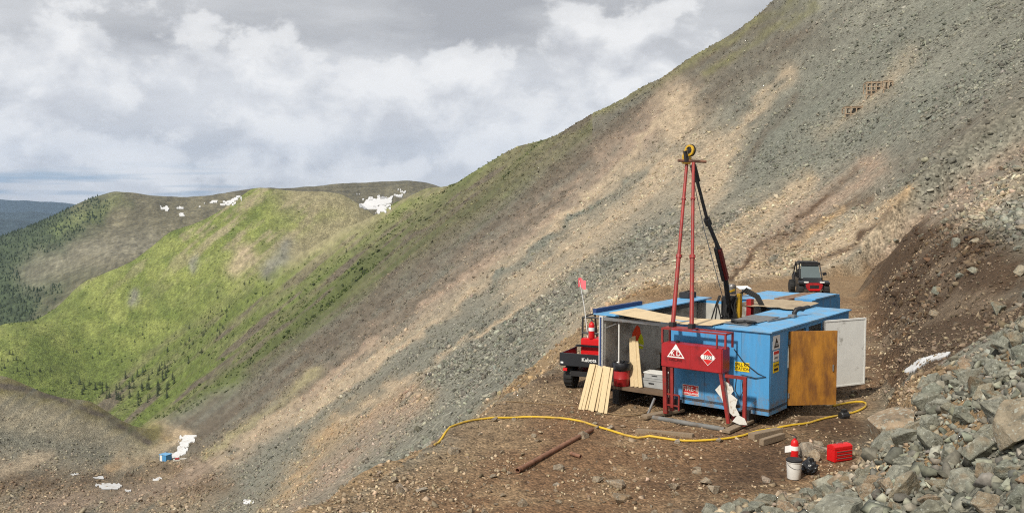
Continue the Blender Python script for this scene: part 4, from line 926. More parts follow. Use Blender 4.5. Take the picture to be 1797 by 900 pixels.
# ---------------------------------------------------------------- inside the open bay
def box_thing(name, label, cat, x, y, z, sx, sy, sz, mat, rz=0., lid=None, group=None):
    w0 = SW(x, y, z); o = thing(name, label, cat, tuple(w0), TH + rz, group)
    MB().box(-sx / 2, sx / 2, -sy / 2, sy / 2, 0, sz).build('case', M[mat], o, bevel=.01)
    if lid: MB().box(-sx / 2 - .01, sx / 2 + .01, -sy / 2 - .01, sy / 2 + .01, sz + .001, sz + .035).build('lid', M[lid], o)
    MB().box(-sx / 2 - .012, -sx / 2 - .001, -.08, .08, sz * .55, sz * .7).build('handle', M['black'], o)
    return o
box_thing('storage_bin', 'long grey bin on the shack floor carrying a second bin', 'bin', .62, 3.42, .462, .42, .75, .20, 'bin', lid='bin')
box_thing('storage_bin', 'grey bin stacked on a longer bin in the open bay', 'bin', .66, 3.38, .70, .36, .62, .13, 'bin', .06, 'white')
box_thing('storage_bin', 'pale grey bin beside the stacked bins in the open bay', 'bin', 1.0, 2.86, .462, .4, .4, .34, 'bin', .1, 'white')
W_ = sthing('workbench', 'dark steel workbench with a vise against the back of the open bay', 'workbench')
MB().box(2.0, 2.6, 2.75, 4.1, 1.08, 1.13).build('bench_top', M['timber'], W_)
for x in (2.05, 2.55):
    for y in (2.8, 4.05): MB().bar((x, y, .46), (x, y, 1.08), .05).build('leg', M['black'], W_)
MB().box(2.05, 2.3, 3.0, 3.2, 1.131, 1.32).build('vise', M['black'], W_, bevel=.02)
B_ = sthing('control_panel', 'dark drill control panel behind the front blue wall', 'control panel')
MB().box(.9, 1.25, 2.30, 2.72, .462, 1.55).build('cabinet', M['black'], B_, bevel=.02); MB().box(.86, .90, 2.35, 2.70, 1.25, 1.50).build('gauge_board', M['steel'], B_)
P_ = thing('rod_rack', 'low rack of dark drill rods at the back of the open bay', 'rack', SLOC, TH)
for z in (.6, 1.0): MB().bar((3.6, 3.3, z), (3.6, 4.5, z), .06).build('rail', M['black'], P_)
for k in range(8): MB().tube([(3.52 - .02 * (k % 2), 3.38 + .14 * k, .47), (3.55, 3.38 + .14 * k, 1.2)], .035, 7).build('rod', M['steel' if k % 3 else 'rust'], P_)
# long pale boards leaning inside
for k, (xa, ya, xb, yb, hh) in enumerate(((.26, 3.78, .62, 4.10, 1.28), (.25, 3.90, .66, 4.20, 1.22), (.27, 3.66, .60, 4.00, 1.16))):
    a = SW(xa, ya, .47); b = SW(xb, yb, .47 + hh)
    o = MB().bar(a, b, .115, .022, up=(EX[0], EX[1], 0)).build('board', M['pine']); tag(o, 'pale board leaning inside the open bay behind the red bin', 'board', 'boards leaning inside the open bay')
# high-visibility vest on a hook
V_ = sthing('safety_vest', 'orange and lime safety vest hanging inside the open bay', 'vest')
vp = Vector((1.0, 4.22, 0))
def vest_piece(poly, x, mat, name, t=.02): return MB().prism(poly, (x, vp.y, 0), (0, -1, 0), (0, 0, 1), (-1, 0, 0), t).build(name, M[mat], V_)
vest_piece([(-.06, 1.50), (.03, 1.47), (.05, 1.62), (.12, 1.78), (.09, 1.94), (.02, 2.0), (-.04, 1.95), (-.13, 1.78), (-.16, 1.58), (-.11, 1.56)], vp.x, 'orange', 'body')
vest_piece([(.035, 1.38), (.18, 1.36), (.22, 1.50), (.19, 1.68), (.13, 1.78), (.055, 1.62)], vp.x, 'lime', 'front_panel')
vest_piece([(.035, 1.46), (.215, 1.44), (.215, 1.48), (.035, 1.50)], vp.x - .022, 'inkw', 'reflective_band', .004)
MB().tube([(vp.x, vp.y - .02, 1.97), (vp.x + .02, vp.y - .02, 2.18)], .008, 5).build('hanger', M['steel'], V_)
# red bin with a black liner
b_ = SW(.22, 4.22, .462); O_ = thing('waste_bin', 'red drum bin with a black liner folded over its rim', 'bin', tuple(b_), TH)
MB().lathe([(.20, 0), (.215, .02), (.215, .2), (.222, .21), (.215, .22), (.215, .58)], (0, 0, 0), 22).build('drum', M['tank'], O_, smooth=True)
MB().lathe([(.222, .42), (.255, .45), (.27, .56), (.25, .63), (.20, .64), (.17, .60), (.05, .56)], (0, 0, 0), 22, wob=.03).build('liner', M['plastic'], O_, smooth=True)
MB().lathe([(.04, .0), (.05, .03), (.03, .07)], (-.05, .08, .57), 10).build('crumpled_cup', M['inkw'], O_)
# bundle of sawn boards leaning against the floor edge
for k in range(9):
    t = k / 8.; a = onz(1017 + 46 * t + random.uniform(-1, 1), 716 + 6 * t + random.uniform(-1, 1), .0); b = np.array(a) + np.array([.34 - .13 * t, .50 + random.uniform(-.03, .03), 1.06 + random.uniform(-.03, .02)])
    a = (a[0], a[1], hgt(a[0], a[1]) + .01)
    o = MB().bar(a, b, .078, .03 + .03 * (k % 2), up=(-.35, -.9, .35)).build('board', M['pine']); tag(o, 'pale sawn board in the bundle leaning by the red bin', 'board', 'bundle of sawn boards')

# ---------------------------------------------------------------- second shed behind
S2 = sthing('pump_shed', 'low blue shed behind the drill shack with split roof panels', 'shed')
def w2p(x0, x1, y0, y1, z0, z1, mat='blue', n='wall_panel'): return MB().box(x0, x1, y0, y1, z0, z1).build(n, M[mat], S2)
w2p(6.75, 6.8, 1.55, 3.95, .3, 2.24); w2p(9.25, 9.3, 1.55, 3.95, .3, 2.24); w2p(6.802, 9.248, 1.55, 1.6, .3, 2.34); w2p(6.802, 9.248, 3.9, 3.95, .3, 2.24)
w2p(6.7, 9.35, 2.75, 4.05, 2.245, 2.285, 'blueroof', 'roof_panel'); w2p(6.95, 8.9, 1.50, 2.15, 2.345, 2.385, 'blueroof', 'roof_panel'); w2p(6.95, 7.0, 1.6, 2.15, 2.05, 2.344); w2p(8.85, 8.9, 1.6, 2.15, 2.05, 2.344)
w2p(6.803, 9.247, 1.602, 3.898, .35, .42, 'floorw', 'floor')
for k in range(4): 
    o = MB().bar(SW(6.5 + .1 * k, 2.30 + .13 * k, 2.325), SW(9.35 - .1 * k, 2.24 + .12 * k, 2.325), .11, .05).build('plank', M['timber' if k % 2 else 'rust']); tag(o, 'weathered plank laid over the low shed behind the shack', 'plank', 'planks on the low shed')
MB().box(6.75, 9.3, 2.2, 2.75, 2.24, 2.296).build('roof_joist', M['black'], S2)
sd_ = at(1303, 506, 29.6); O_ = thing('satellite_dish', 'flat white satellite dish on a short pole above the shed', 'dish', (sd_[0], sd_[1], 2.28), .3)
MB().tube([(0, 0, 0), (0, 0, .28)], .02, 8).build('pole', M['steel'], O_); o = MB().box(-.21, .21, -.14, .14, .30, .33).build('panel', M['signw'], O_, bevel=.01); o.rotation_euler = (R(14), 0, 0)

# ---------------------------------------------------------------- vehicles
def wheel(par, x, y, r, w_, name='wheel', mat='rubber', steer=0.):
    o = MB().lathe([(r * .6, -w_ / 2), (r * .92, -w_ / 2), (r, -w_ * .32), (r, w_ * .32), (r * .92, w_ / 2), (r * .6, w_ / 2)], (0, 0, 0), 22, 'x').build(name, M[mat], par, smooth=True); o.location = (x, y, r); o.rotation_euler = (0, 0, steer)
    MB().lathe([(r * .15, -w_ * .42), (r * .58, -w_ * .40), (r * .58, w_ * .40), (r * .15, w_ * .42)], (0, 0, 0), 14, 'x').build('rim', M['black'], o)
    lug = MB()
    for k in range(16):
        t = 2 * math.pi * k / 16; c, s = math.cos(t), math.sin(t)
        lug.bar((-w_ * .42, c * r, s * r), (w_ * .42, c * r, s * r), .05, .035, up=(0, c, s))
    lug.build('tread', M['rubber'], o); return o
def tubes(par, name, mat, r, *paths):
    for p in paths: MB().tube(p, r, 7).build(name, M[mat], par, smooth=True)
# side-by-side parked on the bench road, facing the camera (its front is -y)
up_ = at(1419, 517, 52); uz = hgt(up_[0], up_[1])
U = thing('side_by_side', 'black and red off-road side-by-side parked on the dirt track', 'utility vehicle', (up_[0], up_[1], uz), R(-6)); U.scale = (1.02, 1.02, 1.02)
for x in (-.68, .68):
    for y in (-1.05, 1.25): wheel(U, x, y, .37, .28)
MB().prism([(-1.35, .45), (-1.25, .82), (-.62, 1.02), (-.45, .98), (-.45, .45)], (-.50, 0, 0), (0, 1, 0), (0, 0, 1), (1, 0, 0), 1.0).build('hood', M['plastic'], U, bevel=.03)
MB().box(-.62, .62, -.448, 1.7, .42, .78).build('tub', M['plastic'], U, bevel=.03)
MB().box(-.60, .60, 1.0, 1.75, .783, 1.05).build('cargo_box', M['black'], U, bevel=.02)
g = MB().prism([(-.40, .50), (-.22, .34), (.22, .34), (.40, .50), (.46, .72), (.24, .80), (-.24, .80), (-.46, .72)], (0, -1.40, 0), (1, 0, 0), (0, 0, 1), (0, 1, 0), .045).build('grille', M['red'], U, bevel=.012)
MB().box(-.24, .24, -1.41, -1.402, .50, .68).build('grille_opening', M['black'], g)
MB().box(-.30, .30, -1.47, -1.42, .40, .46).build('skid_bar', M['brightred'], U)
for s in (-1, 1):
    MB().box(s * .42 - .12, s * .42 + .12, -1.36, -1.30, .80, .87).build('headlight', M['signw'], U)
    MB().prism([(-1.42, .70), (-.70, .70), (-.72, .86), (-1.1, .92), (-1.42, .82)], (s * .52 - (.0 if s > 0 else .30), 0, 0), (0, 1, 0), (0, 0, 1), (1, 0, 0), .30).build('fender', M['plastic'], U, bevel=.03)
    tubes(U, 'suspension_arm', 'signw', .03, [(s * .30, -1.32, .55), (s * .56, -1.12, .36)], [(s * .34, -1.15, .82), (s * .52, -1.08, .45)])
    MB().box(s * .62 - .03, s * .62 + .03, -.42, .55, .44, .98).build('door', M['plastic'], U, bevel=.02)
    tubes(U, 'roll_cage', 'black', .035, [(s * .60, -.50, .98), (s * .54, -.05, 1.72), (s * .54, 1.0, 1.72), (s * .58, 1.4, 1.0)], [(s * .55, .75, .8), (s * .55, .72, 1.72)])
    MB().box(s * .30 - .22, s * .30 + .22, .10, .60, .80, .95).build('seat', M['rubber'], U, bevel=.04); MB().box(s * .30 - .22, s * .30 + .22, .58, .72, .952, 1.42).build('backrest', M['rubber'], U, bevel=.04)
    MB().bar((s * .66, -.30, 1.18), (s * .86, -.34, 1.24), .10, .16).build('side_mirror', M['plastic'], U)
MB().box(-.60, .60, -.12, 1.05, 1.74, 1.80).build('roof', M['plastic'], U, bevel=.025)
MB().box(-.48, .48, .05, .95, 1.803, 1.84).build('roof_rack', M['black'], U)
MB().box(-.45, .45, -.17, -.12, 1.66, 1.76).build('light_bar', M['black'], U)
MB().prism([(-.53, 0), (.53, 0), (.48, .80), (-.48, .80)], (0, -.47, .96), (1, 0, 0), Vector((0, .46, .85)).normalized(), (0, 1, -.5), .015).build('windshield', M['glass'], U)
# small utility truck behind the left corner of the shack, tail towards us
kp = onz(1019, 690, -.05); kr = R(-24); kz = hgt(kp[0], kp[1])
K_ = thing('utility_vehicle', 'small utility truck with black dump bed and red cab beside the shack', 'utility vehicle', (kp[0] + .12, kp[1] + .30, kz), kr)
for x in (-.55, .55):
    wheel(K_, x, .45, .34, .28); wheel(K_, x, 2.3, .33, .26)
MB().box(-.72, .72, 0, 1.35, .70, .745).build('bed_floor', M['plastic'], K_)
tg = MB().box(-.74, .74, -.05, 0, .72, 1.08).build('tailgate', M['plastic'], K_, bevel=.01)
text(tg, 'lettering', 'Kubota', .15, (.16, -.05, .92), (1, 0, 0), (0, 0, 1), M['inkw']); MB().box(-.70, -.62, -.056, -.051, .78, .83).build('reflector', M['signw'], tg)
for s in (-1, 1):
    MB().box(s * .73 - .02, s * .73 + .02, .002, 1.35, .72, 1.06).build('bed_side', M['plastic'], K_, bevel=.008)
    MB().box(s * .58 - .06, s * .58 + .06, -.02, .04, .56, .64).build('tail_light', M['brightred'], K_)
    tubes(K_, 'roll_bar', 'black', .03, [(s * .60, 1.5, .9), (s * .60, 1.55, 1.92), (s * .58, 2.6, 1.92), (s * .60, 2.9, 1.1)])
tubes(K_, 'roll_bar', 'black', .03, [(-.60, 1.55, 1.92), (.60, 1.55, 1.92)], [(-.60, 1.52, 1.45), (.60, 1.52, 1.45)])
MB().box(-.72, .72, 1.305, 1.35, 1.061, 1.12).build('headboard', M['plastic'], K_)
MB().box(-.62, .66, 1.42, 1.72, .55, 1.30).build('cab_back', M['brightred'], K_, bevel=.03); MB().box(-.62, .62, 1.722, 3.0, .45, .75).build('chassis', M['black'], K_)
MB().box(-.60, .60, 2.62, 3.2, .752, 1.15).build('hood', M['brightred'], K_, bevel=.05); MB().box(-.58, .58, 1.8, 2.3, .752, .95).build('seat', M['rubber'], K_, bevel=.04); MB().box(-.45, .45, .1, 2.4, .40, .55).build('frame', M['black'], K_)
def extinguisher(name, label, loc, s=1., rz=0.):
    o = thing(name, label, 'fire extinguisher', loc, rz)
    MB().lathe([(.075 * s, 0), (.08 * s, .015 * s), (.08 * s, .34 * s), (.06 * s, .40 * s), (.025 * s, .425 * s), (.025 * s, .45 * s)], (0, 0, 0), 18).build('cylinder', M['brightred'], o, smooth=True)
    MB().lathe([(.0815 * s, .20 * s), (.0815 * s, .29 * s)], (0, 0, 0), 18).build('label_band', M['inkw'], o)
    MB().box(-.02 * s, .02 * s, -.02 * s, .02 * s, .45 * s, .49 * s).build('valve', M['steel'], o); MB().bar((0, -.02 * s, .49 * s), (.0, .10 * s, .51 * s), .022 * s, .014 * s).build('lever', M['black'], o)
    MB().tube([(.02 * s, 0, .47 * s), (.09 * s, 0, .44 * s), (.10 * s, 0, .30 * s), (.095 * s, 0, .12 * s)], .012 * s, 6).build('hose', M['rubber'], o); return o
km = Matrix.Translation((kp[0] + .12, kp[1] + .30, kz)) @ Matrix.Rotation(kr, 4, 'Z')
q = km @ Vector((-.30, 1.50, 1.302)); extinguisher('fire_extinguisher', 'red extinguisher upright behind the cab of the small truck', q, 1.15)
q = km @ Vector((-.44, 1.56, 1.302)); FL = thing('flag_whip', 'pink safety flag on a thin white whip at the small truck', 'flag', q)
tip = Vector(at(1017, 492, kp[1] + 1.9)) - Vector(q)
MB().tube([(0, 0, 0), tip * .5 + Vector((.03, 0, 0)), tip], [.014, .011, .008], 6).build('whip', M['inkw'], FL)
vs = [tip + Vector((x * .23 - .04, .03 * math.sin(x * 5), z * .27 - .20 - .06 * x + (.04 * math.sin(x * 6)))) for z in (0, .5, 1) for x in (0, .33, .66, 1.)]
MB().add(vs + [v + Vector((0, .006, 0)) for v in vs], [f for r_ in range(2) for c in range(3) for f in ((r_*4+c, r_*4+c+1, r_*4+c+5, r_*4+c+4), (12+r_*4+c+4, 12+r_*4+c+5, 12+r_*4+c+1, 12+r_*4+c))]).build('flag', M['pink'], FL, smooth=True)
# ---------------------------------------------------------------- things on the pad
def ground_line(pp, lift, step=.25):
    w = [onz(a, b) for a, b in pp]; w = [Vector((p[0], p[1], 0)) for p in w]; out = []
    for i in range(len(w) - 1):     # catmull-rom
        p0, p1, p2, p3 = w[max(i - 1, 0)], w[i], w[i + 1], w[min(i + 2, len(w) - 1)]; n = max(2, int((p2 - p1).length / step))
        for k in range(n):
            t = k / n; out.append(.5 * ((2 * p1) + (p2 - p0) * t + (2 * p0 - 5 * p1 + 4 * p2 - p3) * t * t + (3 * p1 - p0 - 3 * p2 + p3) * t ** 3))
    out.append(w[-1]); h = hfast(np.array([v.x for v in out]), np.array([v.y for v in out]))
    return [(v.x, v.y, float(z) + lift) for v, z in zip(out, h)]
o = MB().tube(ground_line([(762,778),(776,757),(800,743),(850,732),(920,729),(1000,734),(1040,744),(1100,763),(1160,773),(1220,777),(1290,771),(1340,757),(1380,752),(1420,745),(1470,731),(1505,723),(1520,713),(1513,706),(1490,707),(1462,712)], .03), .027, 8).build('hose', M['hose'], smooth=True)
tag(o, 'long yellow hose snaking across the dirt in front of the shack', 'hose')
cp = gp(1481, 733); o = thing('hose_coupling', 'black coupling on the yellow hose near the open doors', 'coupling', cp, .4)
MB().lathe([(.08, -.12), (.10, -.10), (.10, .10), (.08, .12)], (0, 0, .07), 12, 'x').build('sleeve', M['black'], o); MB().box(-.06, .06, -.05, .05, .165, .22).build('lug', M['black'], o)
o = MB().tube(ground_line([(872,702),(905,702),(950,705),(1012,710)], .015), .014, 6).build('rope', M['rope'], smooth=True); tag(o, 'thin brown line lying left of the leaning boards', 'rope')
o = MB().tube(ground_line([(1066,722),(1090,727),(1122,725),(1150,713),(1160,706)], .02), .018, 6).build('rope', M['rope'], smooth=True); tag(o, 'brown line curving under the open bay floor', 'rope')
def pipe(pa, pb, r, name, label, lift):
    a = Vector(gp(*pa)); b = Vector(gp(*pb)); a.z += lift; b.z += lift; d = (b - a).normalized()
    o = thing(name, label, 'pipe', a)
    q = b - a; u = d.orthogonal().normalized(); v = d.cross(u); vs = []; fs = []; n = 14
    for (t, rr) in ((0, r), (1, r), (1, r * .82), (0, r * .82)):
        for k in range(n): vs.append(q * t + (u * math.cos(2 * math.pi * k / n) + v * math.sin(2 * math.pi * k / n)) * rr)
    for i in range(4):
        for k in range(n): fs.append((i * n + k, i * n + (k + 1) % n, ((i + 1) % 4) * n + (k + 1) % n, ((i + 1) % 4) * n + k))
    MB().add(vs, fs).build('tube', M['rust'], o, smooth=True); wheel_ring('collar', q * .04, d, r, r * 1.12, .06, M['rust'], o, 14); return o
pipe((908, 825), (1039, 755), .052, 'casing_pipe', 'long rusty casing pipe lying on the bare dirt', .06)
pipe((1003, 794), (1019, 799), .04, 'pipe_offcut', 'short rusty pipe offcut near the long pipe', .04)
p = gp(1394, 805); extinguisher('fire_extinguisher', 'red extinguisher with white band standing on the dirt by a pail', p, 1.02, 1.)
o = MB().prism([(-.09, -.06), (.09, -.05), (.07, .09), (-.08, .07)], (p[0] - .13, p[1] - .02, p[2] + .22), (1, .2, 0), (0, .3, .95), (0, -1, .2), .004).build('paper_tag', M['inkw']); tag(o, 'white paper tag tied to the standing extinguisher', 'tag')
p = gp(1393, 838); o = thing('pail', 'white plastic pail with a black lid', 'pail', p, .3)
MB().lathe([(.125, 0), (.13, .01), (.145, .33), (.155, .33), (.155, .36), (.148, .36)], (0, 0, 0), 24).build('pail_body', M['bucket'], o, smooth=True)
MB().lathe([(.158, .345), (.160, .375), (.150, .385), (.14, .378)], (0, 0, 0), 24).build('lid', M['black'], o, smooth=True)
MB().tube([(.155 * math.cos(t), -.155 * math.sin(t) * .9, .31 - .10 * math.sin(t)) for t in np.linspace(0, math.pi, 12)], .005, 5).build('bail', M['steel'], o)
p = gp(1420, 832); bm = bmesh.new(); bmesh.ops.create_icosphere(bm, subdivisions=4, radius=.2)
from mathutils import noise as mn
for v in bm.verts:
    c = v.co.normalized(); k = 1 + .30 * mn.fractal(c * 2.2, .8, 2, 4) - .12 * abs(mn.noise(c * 7)); top_ = max(0, c.z)
    v.co = Vector((c.x * .19 * k, c.y * .18 * k, (c.z * .15 + .13 + .10 * top_ ** 4) * k)); v.co.z = max(v.co.z, 0)
me = bpy.data.meshes.new('rubbish_bag'); bm.to_mesh(me); bm.free(); me.polygons.foreach_set('use_smooth', np.ones(len(me.polygons), bool)); me.materials.append(M['plastic'])
o = bpy.data.objects.new('rubbish_bag', me); COL.objects.link(o); o.location = p; o.scale = (.85, .85, .85); tag(o, 'black plastic rubbish bag slumped beside the white pail', 'bag')
p = gp(1473, 808); o = thing('toolbox', 'bright red metal tool chest with drawers on the dirt', 'toolbox', p, R(24))
MB().box(-.24, .24, -.12, .12, 0, .25).build('chest', M['brightred'], o, bevel=.008)
for k in range(3):
    d_ = MB().box(-.21, .21, -.134, -.1205, .03 + .072 * k, .088 + .072 * k).build('drawer', M['brightred'], o); MB().box(-.20, .20, -.142, -.135, .068 + .072 * k, .080 + .072 * k).build('pull', M['steel'], d_)
l_ = MB().prism([(-.12, .252), (.12, .252), (.12, .31), (.05, .345), (-.05, .345), (-.12, .31)], (-.24, 0, 0), (0, 1, 0), (0, 0, 1), (1, 0, 0), .48).build('lid', M['brightred'], o, bevel=.006)
MB().tube([(-.08, 0, .345), (-.07, 0, .375), (.07, 0, .375), (.08, 0, .345)], .009, 6).build('handle', M['steel'], l_)

# ---------------------------------------------------------------- snow lying on the land
def snow(poly, label, cat='snow patch', step=1.0, lift=.0008, group=None, wob=1.):
    pl = np.array(poly, float); x0, y0 = pl.min(0); x1, y1 = pl.max(0); gx = np.arange(x0, x1 + step, step); gy = np.arange(y0, y1 + step, step)
    QX, QY = np.meshgrid(gx, gy); wx = QX + vnoise(QX / 4, QY / 3, 201) * 9 * wob - 4.5 * wob; wy = QY + vnoise(QX / 4, QY / 3, 202) * 4 * wob - 2 * wob
    ins = np.zeros(QX.shape, bool); n = len(pl)
    for i in range(n):
        ax, ay = pl[i]; bx, by = pl[(i + 1) % n]; ins ^= ((ay > wy) != (by > wy)) & (wx < (bx - ax) * (wy - ay) / (by - ay + 1e-12) + ax)
    cell = ins[:-1, :-1]; idx = {}; need = []
    for i, j in np.argwhere(cell):
        for q in ((i, j), (i, j + 1), (i + 1, j + 1), (i + 1, j)):
            if q not in idx: idx[q] = len(need); need.append(q)
    if not need: return
    H3 = rayhit([gx[j] for i, j in need], [gy[i] for i, j in need]); H3[:, 2] = np.minimum(H3[:, 2], 1e9) + lift * H3[:, 1] + .01
    lo = H3.copy(); lo[:, 2] -= .0035 * H3[:, 1] + .1
    fs = []; n = len(need); edges = {}
    for i, j in np.argwhere(cell):
        q = [idx[k] for k in ((i, j), (i, j + 1), (i + 1, j + 1), (i + 1, j))]; fs.append(q[::-1]); fs.append([k + n for k in q])
        for a, b in zip(q, q[1:] + q[:1]): edges[(a, b)] = 1
    for a, b in edges:
        if (b, a) not in edges: fs.append((a, b, b + n, a + n))
    o = MB().add(np.concatenate([H3, lo]), fs).build('snow_patch', M['snow'], smooth=True); return tag(o, label, cat, group)
snow([(318,764),(345,763),(336,776),(322,786),(330,789),(314,800),(290,806),(296,797),(312,792),(316,776)], 'long snow strip in the gully above the small blue hut')
snow([(166,850),(180,848),(202,848),(214,852),(206,858),(180,859)], 'white snow patch on the brown valley floor')
snow([(124,831),(134,829),(139,833),(128,835)], 'tiny snow scrap beside the valley track', step=1.)
snow([(266,839),(280,836),(286,839),(272,843)], 'narrow snow scrap below the dirt hump in the valley', step=1.)
snow([(216,860),(228,858),(230,862),(220,863)], 'small snow scrap next to the larger valley patch', step=1.)
snow([(163,838),(178,835),(182,839),(170,841)], 'thin snow streak on the valley floor', step=1.)
snow([(424,878),(440,875),(446,881),(430,884)], 'small snow scrap on the scree in the gully', step=1.)
snow([(1586,652),(1612,632),(1648,622),(1668,619),(1660,627),(1632,634),(1606,650),(1592,657)], 'white snow remnant lying under the dark cut bank', step=1.2, lift=.0016, wob=.25)
FARS = [[(630,360),(650,350),(668,344),(690,350),(686,358),(664,360),(660,366),(640,368)], [(655,366),(672,360),(686,362),(676,372),(662,376)], [(636,352),(650,346),(656,350),(642,355)], [(690,344),(706,341),(708,345),(694,347)], [(700,336),(712,336),(710,340)], [(694,333),(704,332),(702,335)],
        [(664,347),(690,345),(690,349),(668,351)], [(386,358),(404,352),(422,345),(424,349),(408,357),(392,361)], [(368,354),(384,352),(382,356),(370,357)], [(352,356),(362,355),(360,358)], [(276,362),(290,363),(300,369),(294,371),(282,367)], [(310,363),(322,364),(322,367),(312,366)], [(312,375),(328,377),(326,380),(316,379)], [(346,363),(352,363),(351,366)], [(624,340),(632,339),(631,342)]]
for pl_ in FARS: snow(pl_, 'snow patch high on the dark ridge beyond the grassy hill', step=1.0, lift=.0010, group='snow patches on the far ridge', wob=1.5)

# ---------------------------------------------------------------- far hut in the valley, timber cribs on the slope
hp = rayhit([291], [808])[0]; k = hp[1] / 300.
HT = thing('valley_hut', 'tiny blue hut with white front at the foot of the snow strip', 'hut', tuple(hp - np.array([0, 0, .1])), R(-28))
MB().box(-1.5 * k, 1.5 * k, -1.2 * k, 1.2 * k, 0, 2.3 * k).build('wall', M['blue'], HT); MB().box(-1.65 * k, 1.65 * k, -1.35 * k, 1.35 * k, 2.302 * k, 2.42 * k).build('roof', M['blueroof'], HT)
MB().box(-1.56 * k, -1.502 * k, -1.0 * k, 1.0 * k, .2 * k, 2.1 * k).build('door', M['signw'], HT); MB().box(-1.3 * k, -.3 * k, -1.26 * k, -1.202 * k, .2 * k, 2.1 * k).build('panel', M['signw'], HT)
hp = rayhit([318], [807])[0]; o = thing('supply_pile', 'small red and white supply pile beside the valley hut', 'pile', tuple(hp), .2)
MB().box(-2.4, 2.6, -.4, .4, -.1, .5).build('tarp', M['sheet'], o); MB().box(-1.8, -.6, -.5, .3, .502, .8).build('fuel_can', M['tank'], o)
M['lumber'] = pm('raw_lumber', (.34, .255, .175), .8, var=.3)
def crib(px0, px1, py_base, py_top, label, nx, nz, deck=True):
    a = rayhit([(px0 + px1) / 2], [py_base])[0]; d = a[1]; w_ = (px1 - px0) * d / F; h_ = (py_base - py_top) * d / F; dp = w_ * .9
    o = thing('timber_crib', label, 'crib', tuple(a), R(-8)); t = max(.08, .0012 * d)
    for i in range(nx + 1):
        x = -w_ / 2 + w_ * i / nx; MB().bar((x, 0, -.6), (x, 0, h_ + .2 * (i % 2)), t).build('post', M['lumber'], o); MB().bar((x, dp, .2), (x, dp, h_), t).build('post', M['lumber'], o)
        MB().bar((x, -.1, h_ * .98), (x, dp, h_ * .98), t * .9).build('joist', M['lumber'], o)
    for j in range(nz + 1):
        z = h_ * j / nz; MB().bar((-w_ / 2 - .1, -.06, z), (w_ / 2 + .1, -.06, z), t * .8).build('rail', M['lumber'], o)
    if deck:
        for k in range(6): MB().bar((-w_ / 2, dp * (k + .5) / 6, h_ * 1.0 + t), (w_ / 2, dp * (k + .5) / 6, h_ * 1.0 + t), dp / 6.4, .05).build('plank', M['timber'], o)
    return o
crib(1521, 1545, 166, 146, 'pale timber crib built on the scree above a lower platform', 3, 3)
crib(1551, 1566, 157, 144, 'small timber platform beside the taller crib on the scree', 2, 1)
crib(1484, 1512, 200, 189, 'low timber platform on the scree below the tall crib', 3, 1)

# ---------------------------------------------------------------- spruces on the grassy hill, forest beyond
def spruce_mesh(seed, tiers=9, n=9):
    r = random.Random(seed); vs = []; fs = []; cs = []
    for k in range(tiers):
        t = k / (tiers - 1); z = .10 + .84 * t; rad = .24 * (1 - t) ** .85 * r.uniform(.8, 1.15) + .015; ph = r.uniform(0, 6)
        for i in range(n):
            if r.random() < .12: continue
            a = ph + 2 * math.pi * i / n + r.uniform(-.2, .2); rr = rad * r.uniform(.7, 1.2); b = len(vs); w_ = .30
            vs += [(.02 * math.cos(a), .02 * math.sin(a), z + .05), (rr * .7 * math.cos(a - w_), rr * .7 * math.sin(a - w_), z - .02 * r.random()), (rr * math.cos(a), rr * math.sin(a), z - .06 * r.uniform(.6, 1.4)), (rr * .7 * math.cos(a + w_), rr * .7 * math.sin(a + w_), z - .02 * r.random())]
            fs += [(b, b + 1, b + 2), (b, b + 2, b + 3)]
    return vs, fs
M['needle'] = pm('spruce_needles', (.042, .060, .028), .85, var=.35, scale=5.); M['bark'] = pm('spruce_bark', (.09, .065, .045), .9)
SP = []
for k in range(6):
    v_, f_ = spruce_mesh(40 + k); me = bpy.data.meshes.new('crown'); me.from_pydata(v_, [], f_); me.update(); me.materials.append(M['needle']); SP.append(me)
tm = MB().tube([(0, 0, -.05), (0, 0, .9)], [.022, .006], 6).build('trunk', M['bark']); TR = tm.data; bpy.data.objects.remove(tm)
spots = []
def cluster(n, cx, cy, sx, sy, h0, h1, slope=0.):
    for _ in range(n):
        gx = random.gauss(0, 1); spots.append((cx + gx * sx, cy + random.gauss(0, 1) * sy + gx * sx * slope, random.uniform(h0, h1)))
cluster(26, 255, 680, 22, 16, 4.5, 8.5, .2); cluster(22, 190, 690, 24, 8, 3.5, 7, .25); cluster(16, 290, 655, 16, 14, 4, 8); cluster(16, 320, 600, 34, 16, 3, 5.5, -.5); cluster(14, 375, 575, 24, 26, 3, 5.5, -.4)
cluster(12, 150, 625, 40, 20, 2.5, 4.5, .1); cluster(12, 240, 590, 50, 30, 2.5, 4, -.2); cluster(10, 420, 530, 30, 24, 2.5, 4.5, -.5); cluster(8, 520, 480, 60, 24, 2, 4, -.6); cluster(8, 80, 655, 40, 14, 3, 5.5, .2); cluster(5, 700, 440, 20, 10, 2.5, 4.5, -.6); cluster(10, 20, 640, 14, 10, 3, 5)
spots = [s for s in spots if 0 < s[0] < 760 and s[1] < 720]
HP = rayhit([s[0] for s in spots], [s[1] for s in spots])
for (px, py, h_), p in zip(spots, HP):
    if p[1] < 500: continue
    t = thing('spruce_tree', 'dark spruce growing on the green hillside', 'tree', (p[0], p[1], p[2] - .2), random.uniform(0, 6), 'spruces on the grassy hill'); t.scale = (h_ * 1.25, h_ * 1.25, h_)
    c = bpy.data.objects.new('crown', random.choice(SP)); COL.objects.link(c); c.parent = t; b = bpy.data.objects.new('trunk', TR); COL.objects.link(b); b.parent = t
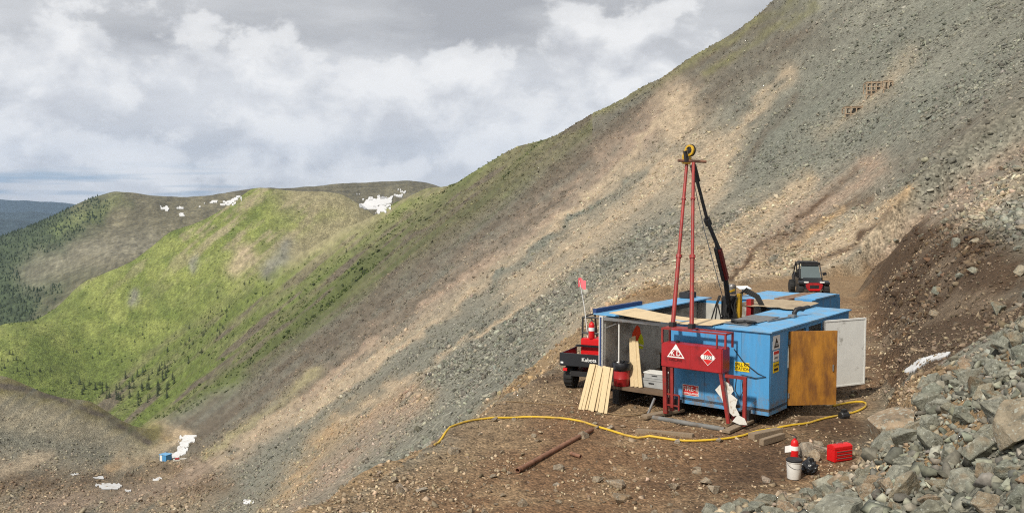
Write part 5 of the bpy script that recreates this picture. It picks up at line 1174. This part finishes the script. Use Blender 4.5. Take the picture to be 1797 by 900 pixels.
# low scrub over the turf: nobody could count it
X, Y = scatter(30000, -.62, .06, 420, 1300); Z = hfast(X, Y); C_, pd_, px_, py_ = ground_colour(X, Y, Z)
cl = fbm(X / 28, Y / 28, 3, 151); keep = (C_[:, 1] / C_[:, 0] > 1.0) & (rng.uniform(size=len(X)) < np.clip(.3 + 1.6 * cl, .02, 1))
sz = np.exp(rng.normal(0, .4, len(X))) * 1.5
o = rock_field('scrub', np.stack([X, Y, Z + sz * .08], 1)[keep], sz[keep], np.clip(C_[keep] * rng.uniform(.35, .95, (int(keep.sum()), 1)) * np.array((.85, 1., .8)), .015, .4), M_STONE, None, LOWR)
tag(o, 'low green scrub dotted over the grassy hillside', 'scrub'); o['kind'] = 'stuff'
# the wood on the slopes behind reads as one mass
n = 5200; u = rng.uniform(-.64, -.36, n); y = np.exp(rng.uniform(math.log(1650), math.log(2750), n)); x = u * y; z = hfast(x, y); C_, pd_, px_, py_ = ground_colour(x, y, z)
keep = (C_[:, 1] / C_[:, 0] > 1.06) & (rng.uniform(size=n) < .9); x, y, z = x[keep], y[keep], z[keep]
vs = []; fs = []
for a, b, c in zip(x, y, z):
    h_ = random.uniform(3, 8); r_ = h_ * .30; k = len(vs); ph = random.uniform(0, 2)
    vs += [(a + r_ * math.cos(ph + t * 1.2566), b + r_ * math.sin(ph + t * 1.2566), c) for t in range(5)] + [(a, b, c + h_)]; fs += [(k + t, k + (t + 1) % 5, k + 5) for t in range(5)]
me = bpy.data.meshes.new('forest'); me.from_pydata(vs, [], fs); me.update(); me.materials.append(M['needle']); o = bpy.data.objects.new('forest', me); COL.objects.link(o); o['kind'] = 'stuff'; tag(o, 'dark spruce wood covering the lower slopes of the hills behind', 'forest'); o['kind'] = 'stuff'

# ---------------------------------------------------------------- air
zt_ = max(float(GZ.max()), 20.) + 6; zb_ = float(GZ.min()) - 1
hz = MB().box(-19000, 19000, -60, 17060, zb_, zt_).build('haze', M['black']); hz['kind'] = 'stuff'
hm = bpy.data.materials.new('thin_air'); hm.use_nodes = True; t = hm.node_tree; t.nodes.clear(); o = t.nodes.new('ShaderNodeOutputMaterial'); v = t.nodes.new('ShaderNodeVolumePrincipled')
v.inputs['Color'].default_value = (.44, .65, 1.0, 1); v.inputs['Density'].default_value = 2.6e-5; v.inputs['Anisotropy'].default_value = .0
t.links.new(v.outputs[0], o.inputs['Volume']); hz.data.materials.clear(); hz.data.materials.append(hm); hz.visible_shadow = True
tag(hz, 'thin blue haze lying over the whole landscape', 'haze'); hz['kind'] = 'stuff'
